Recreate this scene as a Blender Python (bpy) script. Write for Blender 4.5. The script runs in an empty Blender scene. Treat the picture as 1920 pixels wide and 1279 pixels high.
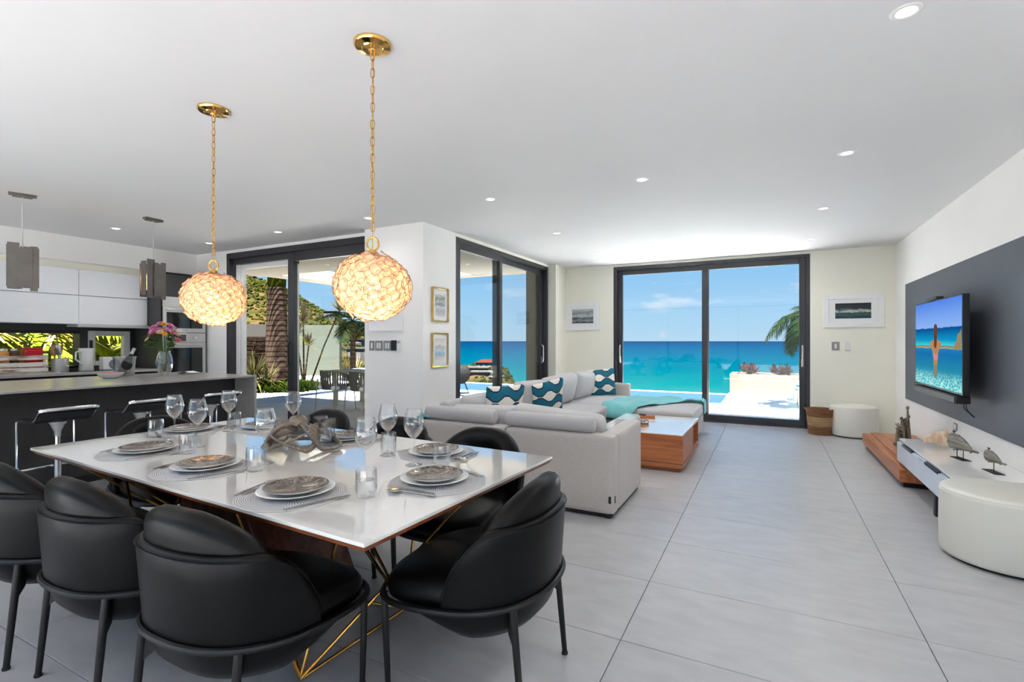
import bpy, bmesh, math, random
from mathutils import Vector, Matrix, Euler
PI = math.pi
R = math.radians
random.seed(7)
S = bpy.context.scene
C = bpy.context.collection

# ------------------------------------------------------------------ camera, sky, sun, exposure
cd = bpy.data.cameras.new('camera'); cam = bpy.data.objects.new('camera', cd); C.objects.link(cam)
cam.location = (0, 0, 1.31); cam.rotation_euler = (R(90), 0, R(27.25))
cd.sensor_width = 36; cd.lens = 932 / 1920 * 36; cd.clip_start = .05; cd.clip_end = 200000
S.camera = cam
S.view_settings.view_transform = 'Standard'; S.view_settings.look = 'None'
S.view_settings.exposure = 0.85; S.view_settings.gamma = 1; S.view_settings.use_curve_mapping = False
SUN_POWER, SKY_POWER, DOWN_W, GLOBE_W, REAR_W = 60.0, .56, 18, 2.2, 12
c_ = S.cycles
c_.use_denoising = True
c_.max_bounces = 14; c_.diffuse_bounces = 7; c_.glossy_bounces = 5; c_.transparent_max_bounces = 24; c_.transmission_bounces = 8
c_.caustics_reflective = False; c_.caustics_refractive = False; c_.sample_clamp_indirect = 40


def lin(c):
    return tuple(((v / 255 / 12.92) if v / 255 <= .04045 else ((v / 255 + .055) / 1.055) ** 2.4) for v in c) + (1,)


def make_world():
    w = bpy.data.worlds.new('sky'); S.world = w; w.use_nodes = True
    nt = w.node_tree; nt.nodes.clear(); N = nt.nodes.new; L = nt.links.new
    tc = N('ShaderNodeTexCoord'); sp = N('ShaderNodeSeparateXYZ'); L(tc.outputs['Generated'], sp.inputs[0])
    rp = N('ShaderNodeValToRGB'); L(sp.outputs['Z'], rp.inputs[0])
    e = rp.color_ramp.elements
    e[0].position = 0; e[0].color = lin((184, 219, 243)); e[1].position = 1; e[1].color = lin((52, 116, 200))
    for p, c in ((.07, (165, 211, 247)), (.16, (133, 197, 247)), (.3, (92, 170, 238)), (.6, (66, 136, 216))):
        q = e.new(p); q.color = lin(c)
    mp = N('ShaderNodeMapping'); mp.inputs['Scale'].default_value = (3.2, 3.2, 13); L(tc.outputs['Generated'], mp.inputs[0])
    no = N('ShaderNodeTexNoise'); no.inputs['Scale'].default_value = 1.55; no.inputs['Detail'].default_value = 6; no.inputs['Roughness'].default_value = .55
    L(mp.outputs[0], no.inputs[0])
    cr = N('ShaderNodeValToRGB'); L(no.outputs['Fac'], cr.inputs[0])
    cr.color_ramp.elements[0].position = .53; cr.color_ramp.elements[1].position = .68
    band = N('ShaderNodeValToRGB'); L(sp.outputs['Z'], band.inputs[0])
    b = band.color_ramp.elements; b[0].position = .045; b[0].color = (0, 0, 0, 1); b[1].position = .2; b[1].color = (0, 0, 0, 1)
    for p, v in ((.07, .85), (.1, .9), (.13, .12)):
        q = b.new(p); q.color = (v, v, v, 1)
    mu = N('ShaderNodeMath'); mu.operation = 'MULTIPLY'; L(cr.outputs[0], mu.inputs[0]); L(band.outputs[0], mu.inputs[1])
    mx = N('ShaderNodeMixRGB'); L(mu.outputs[0], mx.inputs[0]); L(rp.outputs[0], mx.inputs[1]); mx.inputs[2].default_value = lin((244, 249, 252))
    bg = N('ShaderNodeBackground'); bg.inputs['Strength'].default_value = SKY_POWER; L(mx.outputs[0], bg.inputs[0])
    o = N('ShaderNodeOutputWorld'); L(bg.outputs[0], o.inputs[0])


make_world()
sl = bpy.data.lights.new('sun', 'SUN'); sl.energy = SUN_POWER; sl.angle = R(.6); sl.color = (1, .98, .965)
sun = bpy.data.objects.new('sun', sl); C.objects.link(sun)
sun.rotation_euler = Vector((.22, -.33, .92)).to_track_quat('Z', 'Y').to_euler(); sun.location = (10, -10, 30)
al = bpy.data.lights.new('rear_fill_light', 'AREA'); al.shape = 'RECTANGLE'; al.size = 9.5; al.size_y = 2.4; al.energy = REAR_W; al.color = (1, .985, .965)  # added area lamp without a fixture, fills the room from behind the camera
ao = bpy.data.objects.new('rear_fill_light', al); C.objects.link(ao); ao.location = (-3.35, -1.84, 1.28); ao.rotation_euler = (R(90), 0, 0)


# ------------------------------------------------------------------ materials
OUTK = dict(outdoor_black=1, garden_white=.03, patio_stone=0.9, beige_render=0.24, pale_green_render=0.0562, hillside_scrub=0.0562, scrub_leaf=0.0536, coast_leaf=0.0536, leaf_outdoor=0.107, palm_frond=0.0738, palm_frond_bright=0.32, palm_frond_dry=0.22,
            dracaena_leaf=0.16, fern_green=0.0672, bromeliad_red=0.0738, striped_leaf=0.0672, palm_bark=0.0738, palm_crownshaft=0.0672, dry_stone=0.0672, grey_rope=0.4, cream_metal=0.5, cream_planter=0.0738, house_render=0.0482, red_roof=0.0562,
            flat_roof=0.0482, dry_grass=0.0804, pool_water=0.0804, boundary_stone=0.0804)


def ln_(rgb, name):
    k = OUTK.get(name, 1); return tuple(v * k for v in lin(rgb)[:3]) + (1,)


def nm(name):
    m = bpy.data.materials.new(name); m.use_nodes = True
    nt = m.node_tree; nt.nodes.clear()
    o = nt.nodes.new('ShaderNodeOutputMaterial')
    return m, nt, o, nt.nodes.new, nt.links.new


def pm(name, rgb, rough=.5, metal=0, var=.06, scale=6, bump=0, bscale=60, stretch=(1, 1, 1), coat=0, spec=.5, rgb2=None, lo=.35, hi=.65, emit=None, es=0, sss=0, sheen=0, rand=0, detail=4):
    """Principled, its colour wandering between two tones on object-space noise."""
    m, nt, o, N, L = nm(name)
    p = N('ShaderNodeBsdfPrincipled'); L(p.outputs[0], o.inputs[0])
    p.inputs['Roughness'].default_value = rough; p.inputs['Metallic'].default_value = metal
    p.inputs['Coat Weight'].default_value = coat; p.inputs['Coat Roughness'].default_value = .05
    p.inputs['Specular IOR Level'].default_value = 0 if name in OUTK and name != 'pool_water' else spec
    p.inputs['Sheen Weight'].default_value = sheen
    tc = N('ShaderNodeTexCoord'); mp = N('ShaderNodeMapping'); mp.inputs['Scale'].default_value = stretch; L(tc.outputs['Object'], mp.inputs[0])
    no = N('ShaderNodeTexNoise'); no.inputs['Scale'].default_value = scale; no.inputs['Detail'].default_value = detail; L(mp.outputs[0], no.inputs[0])
    rp = N('ShaderNodeValToRGB'); L(no.outputs['Fac'], rp.inputs[0])
    a = ln_(rgb, name); b = ln_(rgb2, name) if rgb2 else tuple(v * (1 - var) for v in a[:3]) + (1,)
    if not rgb2: a = tuple(min(1, v * (1 + var)) for v in a[:3]) + (1,)
    rp.color_ramp.elements[0].position = lo; rp.color_ramp.elements[0].color = b
    rp.color_ramp.elements[1].position = hi; rp.color_ramp.elements[1].color = a
    col = rp.outputs[0]
    if rand:
        oi = N('ShaderNodeObjectInfo'); hs = N('ShaderNodeHueSaturation'); mr = N('ShaderNodeMapRange')
        L(oi.outputs['Random'], mr.inputs[0]); mr.inputs[3].default_value = 1 - rand; mr.inputs[4].default_value = 1 + rand
        L(mr.outputs[0], hs.inputs['Value']); L(col, hs.inputs['Color']); col = hs.outputs[0]
    L(col, p.inputs['Base Color'])
    if bump:
        n2 = N('ShaderNodeTexNoise'); n2.inputs['Scale'].default_value = bscale; n2.inputs['Detail'].default_value = 5; L(mp.outputs[0], n2.inputs[0])
        bu = N('ShaderNodeBump'); bu.inputs['Strength'].default_value = bump; bu.inputs['Distance'].default_value = .01
        L(n2.outputs['Fac'], bu.inputs['Height']); L(bu.outputs[0], p.inputs['Normal'])
    if emit:
        p.inputs['Emission Color'].default_value = lin(emit); p.inputs['Emission Strength'].default_value = es
    return m


def thin_glass(name, tint=(1, 1, 1), f0=.04, power=3, edge=.7, rough=0.0):
    m, nt, o, N, L = nm(name)
    t = N('ShaderNodeBsdfTransparent'); t.inputs[0].default_value = tint + (1,)
    g = N('ShaderNodeBsdfGlossy'); g.inputs['Roughness'].default_value = rough
    lw = N('ShaderNodeLayerWeight'); lw.inputs[0].default_value = .5
    pw = N('ShaderNodeMath'); pw.operation = 'POWER'; L(lw.outputs['Facing'], pw.inputs[0]); pw.inputs[1].default_value = power
    ma = N('ShaderNodeMath'); ma.operation = 'MULTIPLY_ADD'; L(pw.outputs[0], ma.inputs[0]); ma.inputs[1].default_value = edge; ma.inputs[2].default_value = f0
    mx = N('ShaderNodeMixShader'); L(ma.outputs[0], mx.inputs[0]); L(t.outputs[0], mx.inputs[1]); L(g.outputs[0], mx.inputs[2]); L(mx.outputs[0], o.inputs[0])
    return m


def wood(name, dark, light, axis=0, rough=.4, scale=1.0, coat=0):
    m, nt, o, N, L = nm(name)
    p = N('ShaderNodeBsdfPrincipled'); L(p.outputs[0], o.inputs[0]); p.inputs['Roughness'].default_value = rough; p.inputs['Coat Weight'].default_value = coat
    tc = N('ShaderNodeTexCoord'); mp = N('ShaderNodeMapping'); sc = [22 * scale] * 3; sc[axis] = 1.2 * scale
    mp.inputs['Scale'].default_value = sc; L(tc.outputs['Object'], mp.inputs[0])
    no = N('ShaderNodeTexNoise'); no.inputs['Scale'].default_value = 1.3; no.inputs['Detail'].default_value = 7; no.inputs['Distortion'].default_value = .6; L(mp.outputs[0], no.inputs[0])
    rp = N('ShaderNodeValToRGB'); L(no.outputs['Fac'], rp.inputs[0])
    rp.color_ramp.elements[0].position = .3; rp.color_ramp.elements[0].color = lin(dark); rp.color_ramp.elements[1].position = .7; rp.color_ramp.elements[1].color = lin(light)
    L(rp.outputs[0], p.inputs['Base Color'])
    bu = N('ShaderNodeBump'); bu.inputs['Strength'].default_value = .08; L(no.outputs['Fac'], bu.inputs['Height']); L(bu.outputs[0], p.inputs['Normal'])
    return m


def leaf_mat(name, rgb, rgb2, trans=.35, rough=.45):
    m, nt, o, N, L = nm(name)
    p = N('ShaderNodeBsdfPrincipled'); p.inputs['Roughness'].default_value = rough; p.inputs['Specular IOR Level'].default_value = .02 if name in OUTK else .4
    t = N('ShaderNodeBsdfTranslucent'); mx = N('ShaderNodeMixShader'); mx.inputs[0].default_value = trans
    tc = N('ShaderNodeTexCoord'); no = N('ShaderNodeTexNoise'); no.inputs['Scale'].default_value = 3; L(tc.outputs['Object'], no.inputs[0])
    rp = N('ShaderNodeValToRGB'); L(no.outputs['Fac'], rp.inputs[0]); rp.color_ramp.elements[0].position = .35; rp.color_ramp.elements[1].position = .65
    rp.color_ramp.elements[0].color = ln_(rgb, name); rp.color_ramp.elements[1].color = ln_(rgb2, name)
    L(rp.outputs[0], p.inputs['Base Color']); L(rp.outputs[0], t.inputs[0])
    L(p.outputs[0], mx.inputs[1]); L(t.outputs[0], mx.inputs[2]); L(mx.outputs[0], o.inputs[0])
    return m


M = {}
M['white_wall'] = pm('white_wall', (246, 244, 242), .75, var=.012, scale=2, bump=.02, bscale=120)
M['cream_wall'] = pm('cream_wall', (244, 241, 228), .75, var=.012, scale=2, bump=.02, bscale=120)
M['ceiling'] = pm('ceiling_paint', (222, 222, 223), .8, var=.008, scale=1.5)
M['accent'] = pm('slate_paint', (86, 92, 102), .6, var=.03, scale=2)
M['tile'] = pm('porcelain_tile', (188, 188, 190), .33, var=.05, scale=5, stretch=(1, 2.4, 1), bump=.04, bscale=60, rand=.02, rgb2=(178, 178, 180), detail=8)
M['grout'] = pm('grout', (120, 119, 117), .9, var=.05)
M['frame'] = pm('anthracite_frame', (52, 52, 57), .35, var=.03)
M['pane'] = thin_glass('window_glass', (.985, .995, .99), .025, 4, .7)
M['handle'] = pm('satin_white_metal', (205, 205, 203), .3, .3, var=.02)
M['terrace'] = pm('terrace_stone', (224, 224, 224), .8, var=.03, scale=2)
M['bounce_paving'] = pm('bounce_paving', (92, 92, 92), .9, var=.05)
M['patio'] = pm('patio_stone', (178, 175, 168), .8, var=.04, scale=2, rand=.03)
M['render_beige'] = pm('beige_render', (222, 214, 196), .85, var=.02)
M['taupe'] = pm('taupe_shutter', (112, 104, 88), .6, var=.04)
M['dark_cab'] = pm('dark_laminate', (52, 51, 54), .5, var=.03, scale=3)
M['island_dark'] = pm('island_dark_panel', (52, 50, 50), .55, var=.05, scale=4, stretch=(1, 12, 1))
M['counter'] = pm('grey_quartz', (174, 170, 166), .22, var=.05, scale=14, detail=6)
M['white_cab'] = pm('white_lacquer', (240, 242, 247), .3, var=.01, stretch=(1, 1, 6))
M['steel'] = pm('brushed_steel', (200, 199, 198), .32, .45, var=.05, scale=8, stretch=(1, 1, 30))
M['steel_dark'] = pm('pewter_plate', (118, 112, 107), .42, .6, var=.08, scale=10)
M['chrome'] = pm('chrome', (222, 222, 224), .12, 1, var=.01)
M['black_glass'] = pm('black_glass', (16, 17, 20), .06, 0, var=.02, coat=.5)
M['black'] = pm('black_plastic', (18, 18, 19), .45, var=.05)
M['leather'] = pm('black_leather', (8, 8, 8), .36, var=.08, scale=10, bump=.05, bscale=220, spec=.2)
M['leather_seat'] = pm('black_leather_seat', (8, 8, 8), .42, var=.08, scale=10, bump=.05, bscale=220, spec=.22)
M['black_metal'] = pm('black_powder_coat', (11, 11, 12), .45, var=.05)
M['table_glass'] = pm('white_back_painted_glass', (228, 228, 225), .03, var=.004, coat=1, spec=.9)
M['copper_edge'] = wood('cherry_edge', (118, 62, 36), (164, 94, 58), 0, .35)
M['walnut'] = wood('walnut', (58, 34, 24), (112, 72, 50), 2, .45)
M['brass'] = pm('brass', (214, 164, 84), .2, 1, var=.03)
M['gold'] = pm('polished_gold', (240, 190, 110), .1, 1, var=.02)
M['sofa'] = pm('grey_linen', (190, 188, 188), .95, var=.06, scale=90, stretch=(1, 1, 3), bump=.15, bscale=380, sheen=.25)
M['sofa_warm'] = pm('grey_linen_back', (194, 188, 183), .95, var=.07, scale=90, stretch=(1, 1, 3), bump=.15, bscale=380, sheen=.2)
M['teal'] = pm('teal_knit', (120, 196, 198), .95, var=.07, scale=60, bump=.2, bscale=260, sheen=.3)
M['teak'] = wood('teak', (152, 84, 46), (202, 130, 82), 1, .38)
M['teak_x'] = wood('teak_cross', (150, 82, 44), (198, 126, 78), 0, .38)
M['gloss_white'] = pm('gloss_white_top', (246, 245, 243), .06, var=.005, coat=.6)
M['blue_white'] = pm('white_gloss_front', (222, 228, 238), .12, var=.008, coat=.4)
M['vinyl'] = pm('white_vinyl', (228, 226, 216), .42, var=.015, bump=.03, bscale=150)
M['porcelain'] = pm('white_porcelain', (226, 226, 224), .12, var=.01, coat=.5)
M['cutlery'] = pm('polished_cutlery', (196, 190, 184), .14, 1, var=.02)
M['glass'] = thin_glass('drinking_glass', (.995, .998, .998), .06, 1.9, .9)
M['glass_thick'] = thin_glass('thick_glass', (.985, .99, .992), .07, 2.0, .75)
M['octo'] = pm('pewter_cast', (132, 122, 112), .28, .9, var=.15, scale=18, bump=.25, bscale=60)
M['candle'] = pm('warm_bulb', (255, 190, 110), .5, emit=(255, 188, 110), es=4)
M['bulb'] = pm('globe_bulb', (255, 225, 170), .5, emit=(255, 214, 150), es=5)
M['lens'] = pm('downlight_lens', (255, 240, 220), .5, emit=(255, 226, 186), es=5)
M['white_plastic'] = pm('white_plastic', (232, 232, 230), .4, var=.01)
M['switch_grey'] = pm('grey_switch_plate', (150, 148, 150), .35, .4, var=.02)
M['mount_white'] = pm('white_mount_board', (238, 238, 238), .8, var=.005)
M['frame_white'] = pm('white_frame', (240, 240, 240), .35, var=.005)
M['red'] = pm('red_enamel', (196, 24, 34), .35, var=.05)
M['crate'] = pm('whitewashed_wood', (226, 218, 210), .85, rgb2=(140, 112, 100), scale=5, stretch=(6, 1, 6), lo=.35, hi=.55)
M['wood_spoon'] = wood('spoon_wood', (150, 108, 72), (196, 152, 108), 2, .6)
M['gold_food'] = pm('amber_jar', (214, 150, 62), .4, var=.1)
M['grey_silicone'] = pm('grey_silicone', (120, 124, 130), .5)
M['straw'] = pm('seagrass', (206, 176, 134), .9, rgb2=(168, 132, 94), scale=8, stretch=(1, 1, 22), bump=.6, bscale=30)
M['straw_brown'] = pm('brown_seagrass', (168, 122, 84), .9, rgb2=(120, 80, 52), scale=8, stretch=(1, 1, 22), bump=.6, bscale=30)
M['driftwood'] = pm('driftwood', (148, 132, 112), .85, rgb2=(92, 76, 62), scale=9, stretch=(1, 1, 1), bump=.4, bscale=30)
M['whale_wood'] = wood('weathered_grey_wood', (92, 88, 80), (164, 158, 146), 1, .8, 1.6)
M['iron'] = pm('iron', (62, 58, 54), .5, .6)
M['shell'] = pm('conch_shell', (238, 222, 196), .5, rgb2=(216, 184, 146), scale=14, bump=.3, bscale=24)
M['shell_pink'] = pm('conch_pink', (238, 158, 158), .25, rgb2=(246, 200, 190), scale=10)
M['leaf'] = leaf_mat('leaf_green', (58, 96, 34), (98, 138, 52))
M['palm'] = leaf_mat('palm_frond', (44, 78, 34), (96, 122, 54))
M['palm_bright'] = leaf_mat('palm_frond_bright', (150, 176, 40), (214, 214, 70), .45)
M['palm_dry'] = leaf_mat('palm_frond_dry', (196, 160, 96), (228, 206, 150), .3)
M['yucca'] = leaf_mat('dracaena_leaf', (150, 128, 78), (206, 184, 124), .3)
M['fern'] = leaf_mat('fern_green', (58, 92, 22), (122, 150, 44), .3)
M['red_leaf'] = leaf_mat('bromeliad_red', (92, 24, 30), (150, 48, 44), .25)
def bark_mat():
    m, nt, o, N, L = nm('palm_bark')
    d = N('ShaderNodeBsdfDiffuse'); L(d.outputs[0], o.inputs[0])
    tc = N('ShaderNodeTexCoord'); wv = N('ShaderNodeTexWave'); wv.bands_direction = 'Z'; wv.inputs['Scale'].default_value = 2.1; wv.inputs['Distortion'].default_value = .5; wv.inputs['Detail'].default_value = 3; wv.inputs['Detail Scale'].default_value = 4
    L(tc.outputs['Object'], wv.inputs[0]); rp = N('ShaderNodeValToRGB'); L(wv.outputs['Fac'], rp.inputs[0])
    rp.color_ramp.elements[0].position = .03; rp.color_ramp.elements[0].color = ln_((96, 74, 62), 'palm_bark'); rp.color_ramp.elements[1].position = .3; rp.color_ramp.elements[1].color = ln_((156, 132, 116), 'palm_bark')
    L(rp.outputs[0], d.inputs[0])
    return m


M['bark'] = bark_mat()
M['bark_green'] = pm('palm_crownshaft', (112, 118, 40), .5, rgb2=(78, 92, 30), scale=4)
M['stone'] = pm('dry_stone', (112, 92, 76), .95, rgb2=(62, 52, 46), scale=7, stretch=(1, 1, 2.2), bump=.8, bscale=12, rand=.2)
M['boundary_stone'] = pm('boundary_stone', (206, 186, 170), .95, rgb2=(150, 108, 84), scale=3, stretch=(1, 1, 2), bump=.6, bscale=8)
M['outdoor_black'] = pm('outdoor_black', (20, 20, 21), .7)
M['garden_white'] = pm('garden_white', (236, 232, 222), .85, var=.02)
M['pale_green_wall'] = pm('pale_green_render', (206, 216, 196), .85, var=.02)
M['rope'] = pm('grey_rope', (168, 163, 146), .9, var=.08, scale=30)
M['cream_metal'] = pm('cream_metal', (214, 208, 190), .5, var=.02)
M['soil'] = pm('soil', (80, 58, 44), 1, var=.2, scale=30)
M['water_pool'] = pm('pool_water', (92, 158, 196), .08, var=.05, scale=1.4, bump=.12, bscale=3)
M['house_white'] = pm('house_render', (178, 172, 164), .9, var=.03, scale=1)
M['house_roof'] = pm('red_roof', (190, 92, 70), .9, var=.08, scale=1)
M['house_flat'] = pm('flat_roof', (196, 194, 190), .9, var=.05, scale=.5)
M['house_dark'] = pm('house_window', (58, 58, 60), .3, var=.1)


# ------------------------------------------------------------------ mesh helpers
def BM():
    b = bmesh.new(); b.faces.layers.int.new('flat'); return b


def bx(bm, lo, hi, bev=0, seg=2, M4=None, mi=0):
    x0, y0, z0 = lo; x1, y1, z1 = hi
    r = bmesh.ops.create_cube(bm, size=1, matrix=Matrix.Translation(((x0 + x1) / 2, (y0 + y1) / 2, (z0 + z1) / 2)) @ Matrix.Diagonal((x1 - x0, y1 - y0, z1 - z0, 1)))
    vs = r['verts']
    fs = {f for v in vs for f in v.link_faces}
    fl_ = bm.faces.layers.int.get('flat')
    for f in fs: f.material_index = mi; f[fl_] = 1
    if bev:
        es = list({e for v in vs for e in v.link_edges})
        g = bmesh.ops.bevel(bm, geom=es, offset=bev, segments=seg, affect='EDGES', profile=.5)
        vs = list({v for f in g['faces'] for v in f.verts} | {v for v in vs if v.is_valid})
        for f in {f for v in vs for f in v.link_faces}:
            f.normal_update(); f.material_index = mi; f[fl_] = 1 if max(abs(c) for c in f.normal) > .9995 else 0
    if M4 is not None: bmesh.ops.transform(bm, matrix=M4, verts=vs)
    return vs


def tube(bm, pts, r, n=8, closed=False, mi=0, up=None, caps=True):
    pts = [Vector(p) for p in pts]; k = len(pts)
    rr = r if isinstance(r, list) else [r] * k
    rings = []; prev = None
    for i, p in enumerate(pts):
        if closed: t = pts[(i + 1) % k] - pts[i - 1]
        else: t = pts[min(i + 1, k - 1)] - pts[max(i - 1, 0)]
        t.normalize()
        if prev is None:
            a = Vector(up) if up else (Vector((0, 0, 1)) if abs(t.z) < .9 else Vector((1, 0, 0)))
            u = (a - t * a.dot(t)).normalized()
        else:
            u = (prev - t * prev.dot(t))
            u = u.normalized() if u.length > 1e-6 else t.orthogonal().normalized()
        prev = u; w = t.cross(u)
        q = rr[i]; ru, rw = q if isinstance(q, tuple) else (q, q)
        rings.append([bm.verts.new(p + u * (ru * math.cos(2 * PI * j / n)) + w * (rw * math.sin(2 * PI * j / n))) for j in range(n)])
    for i in range(k if closed else k - 1):
        a, b = rings[i], rings[(i + 1) % k]
        for j in range(n):
            f = bm.faces.new((a[j], a[(j + 1) % n], b[(j + 1) % n], b[j])); f.material_index = mi
    if not closed and caps:
        f = bm.faces.new(rings[0][::-1]); f.material_index = mi
        f = bm.faces.new(rings[-1]); f.material_index = mi


def lathe(bm, prof, n=24, loc=(0, 0, 0), mi=0, sx=1, sy=1, M4=None):
    rings = []; nv = []
    for r, z in prof:
        if r < 1e-6: ring = [bm.verts.new((loc[0], loc[1], loc[2] + z))]
        else: ring = [bm.verts.new((loc[0] + sx * r * math.cos(2 * PI * j / n), loc[1] + sy * r * math.sin(2 * PI * j / n), loc[2] + z)) for j in range(n)]
        rings.append(ring); nv += ring
    for a, b in zip(rings, rings[1:]):
        for j in range(n):
            k = (j + 1) % n
            if len(a) == 1 and len(b) == 1: continue
            if len(a) == 1: vs = (a[0], b[k], b[j])
            elif len(b) == 1: vs = (a[j], a[k], b[0])
            else: vs = (a[j], a[k], b[k], b[j])
            f = bm.faces.new(vs); f.material_index = mi
    if M4 is not None: bmesh.ops.transform(bm, matrix=M4, verts=nv)
    return nv


def cush(bm, half, r, n=8, bulge=(0, 0, 0), M4=None, mi=0, noise=0):
    """A soft box: rounded edges of radius r, each pair of faces swelling by bulge."""
    h = Vector(half); vd = {}
    rng = random.Random(int(sum(half) * 1000))
    def pt(p):
        key = tuple(round(c, 4) for c in p)
        if key in vd: return vd[key]
        q = Vector((p[0] * h.x, p[1] * h.y, p[2] * h.z))
        c = Vector(tuple(max(-(h[i] - r), min(h[i] - r, q[i])) for i in range(3)))
        d = q - c
        if d.length > 1e-9: q = c + d.normalized() * r
        for i in range(3):
            if bulge[i]:
                a, b = (i + 1) % 3, (i + 2) % 3
                q[i] += math.copysign(bulge[i], p[i]) * (1 - p[a] ** 2) * (1 - p[b] ** 2) * abs(p[i])
        if noise: q += Vector((rng.uniform(-1, 1), rng.uniform(-1, 1), rng.uniform(-1, 1))) * noise
        vd[key] = bm.verts.new(q); return vd[key]
    def cs(t): return math.sin((t * 2 - 1) * PI / 2) * .55 + (t * 2 - 1) * .45
    for ax in range(3):
        for sg in (-1, 1):
            for i in range(n):
                for j in range(n):
                    q = []
                    for (u, v) in ((i, j), (i + 1, j), (i + 1, j + 1), (i, j + 1)):
                        p = [0, 0, 0]; p[ax] = sg; p[(ax + 1) % 3] = cs(u / n); p[(ax + 2) % 3] = cs(v / n)
                        q.append(pt(p))
                    if sg < 0: q.reverse()
                    if len(set(q)) == 4:
                        f = bm.faces.new(q); f.material_index = mi
    if M4 is not None: bmesh.ops.transform(bm, matrix=M4, verts=list(vd.values()))


def grid(bm, f, nu, nv, closeu=False, closev=False, mi=0, flip=False):
    V = [[bm.verts.new(f(i / (nu if closeu else nu - 1), j / (nv if closev else nv - 1))) for j in range(nv)] for i in range(nu)]
    for i in range(nu if closeu else nu - 1):
        for j in range(nv if closev else nv - 1):
            q = (V[i][j], V[(i + 1) % nu][j], V[(i + 1) % nu][(j + 1) % nv], V[i][(j + 1) % nv])
            fc = bm.faces.new(q[::-1] if flip else q); fc.material_index = mi
    return V


def prism(bm, poly, z0, z1, mi=0, M4=None):
    a = [bm.verts.new((x, y, z0)) for x, y in poly]; b = [bm.verts.new((x, y, z1)) for x, y in poly]
    n = len(poly)
    fs = [bm.faces.new(a[::-1]), bm.faces.new(b)] + [bm.faces.new((a[i], a[(i + 1) % n], b[(i + 1) % n], b[i])) for i in range(n)]
    for f in fs: f.material_index = mi
    if M4 is not None: bmesh.ops.transform(bm, matrix=M4, verts=a + b)


def obj(name, bm, mats, parent=None, smooth=38, recalc=True):
    if recalc: bmesh.ops.recalc_face_normals(bm, faces=bm.faces)
    fl_ = bm.faces.layers.int.get('flat'); bm.faces.ensure_lookup_table()
    sm = [not (fl_ and f[fl_]) for f in bm.faces]
    if fl_: bm.faces.layers.int.remove(fl_)
    me = bpy.data.meshes.new(name); bm.to_mesh(me); bm.free()
    for m in (mats if isinstance(mats, (list, tuple)) else [mats]): me.materials.append(M[m] if isinstance(m, str) else m)
    if smooth:
        me.set_sharp_from_angle(angle=R(smooth))
        me.polygons.foreach_set('use_smooth', sm)
    o = bpy.data.objects.new(name, me); C.objects.link(o)
    if parent is not None: o.parent = parent
    return o


def tag(o, label, cat, group=None, kind=None):
    o['label'] = label; o['category'] = cat
    if group: o['group'] = group
    if kind: o['kind'] = kind
    return o


def thing(name, label, cat, loc=(0, 0, 0), rz=0, group=None, kind=None):
    o = bpy.data.objects.new(name, None); C.objects.link(o); o.empty_display_size = .05
    o.location = loc; o.rotation_euler = (0, 0, rz)
    return tag(o, label, cat, group, kind)


def dup(o, loc=None, rz=None, label=None, parent=None, rot=None, scale=None):
    c = o.copy(); C.objects.link(c)
    if parent is not None: c.parent = parent
    if loc is not None: c.location = loc
    if rz is not None: c.rotation_euler = (0, 0, rz)
    if rot is not None: c.rotation_euler = rot
    if scale is not None: c.scale = scale
    if label: c['label'] = label
    for ch in list(o.children): dup(ch, parent=c)
    return c


def box_obj(name, lo, hi, mat, parent=None, bev=.004, seg=2):
    b = BM(); bx(b, lo, hi, bev, seg); return obj(name, b, mat, parent)


def boxes_obj(name, lst, mat, parent=None, bev=0):
    b = BM()
    for lo, hi in lst: bx(b, lo, hi, bev)
    return obj(name, b, mat, parent)


def smoothstep(a, b, x):
    t = max(0, min(1, (x - a) / (b - a))); return t * t * (3 - 2 * t)


# ------------------------------------------------------------------ room shell
H = 2.65
fl = boxes_obj('floor', [((-8.5, -1.95, -.15), (1.7, 4.72, -.012)), ((-3.5, 4.72, -.15), (1.7, 8.75, -.012))], 'grout')
tag(fl, 'pale grey stone tile floor of the open living and dining room', 'floor', kind='structure')


def lay_tiles(parent, rects, x0, y0, px, py, gap, z0, z1, mat, name='tile'):
    for (ax, ay, bx_, by) in rects:
        for i in range(math.floor((ax - x0) / px), math.ceil((bx_ - x0) / px)):
            for j in range(math.floor((ay - y0) / py), math.ceil((by - y0) / py)):
                xa, xb = max(ax, x0 + i * px + gap), min(bx_, x0 + (i + 1) * px - gap)
                ya, yb = max(ay, y0 + j * py + gap), min(by, y0 + (j + 1) * py - gap)
                if xb - xa < .02 or yb - ya < .02: continue
                b = BM(); bx(b, (xa, ya, z0), (xb, yb, z1), .0012, 1)
                obj(name, b, mat, parent, smooth=0)


lay_tiles(fl, [(-8.3, -1.8, 1.58, 4.65), (-3.44, 4.65, 1.58, 8.62)], -.575, 2.755, 1.19, .6, .0016, -.012, 0, 'tile')
ce = boxes_obj('ceiling', [((-8.5, -2.0, H), (1.8, 4.8, H + .3)), ((-3.6, 4.8, H), (1.8, 8.9, H + .3))], 'ceiling')
tag(ce, 'smooth white painted ceiling with recessed downlights', 'ceiling', kind='structure')
w = box_obj('wall_right', (1.58, -2.0, 0), (1.8, 8.9, H), 'white_wall', bev=0)
tag(w, 'long off-white side wall carrying the television', 'wall', kind='structure')
box_obj('accent_panel', (1.566, 3.6, .573), (1.58, 7.98, 2.035), 'accent', w, .001)
w = boxes_obj('wall_far', [((-3.6, 8.6, 0), (-2.42, 8.88, H)), ((.557, 8.6, 0), (1.58, 8.88, H)), ((-2.42, 8.6, 2.61), (.557, 8.88, H))], 'cream_wall')
tag(w, 'cream end wall on both sides of the sea view doors', 'wall', kind='structure')
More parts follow.
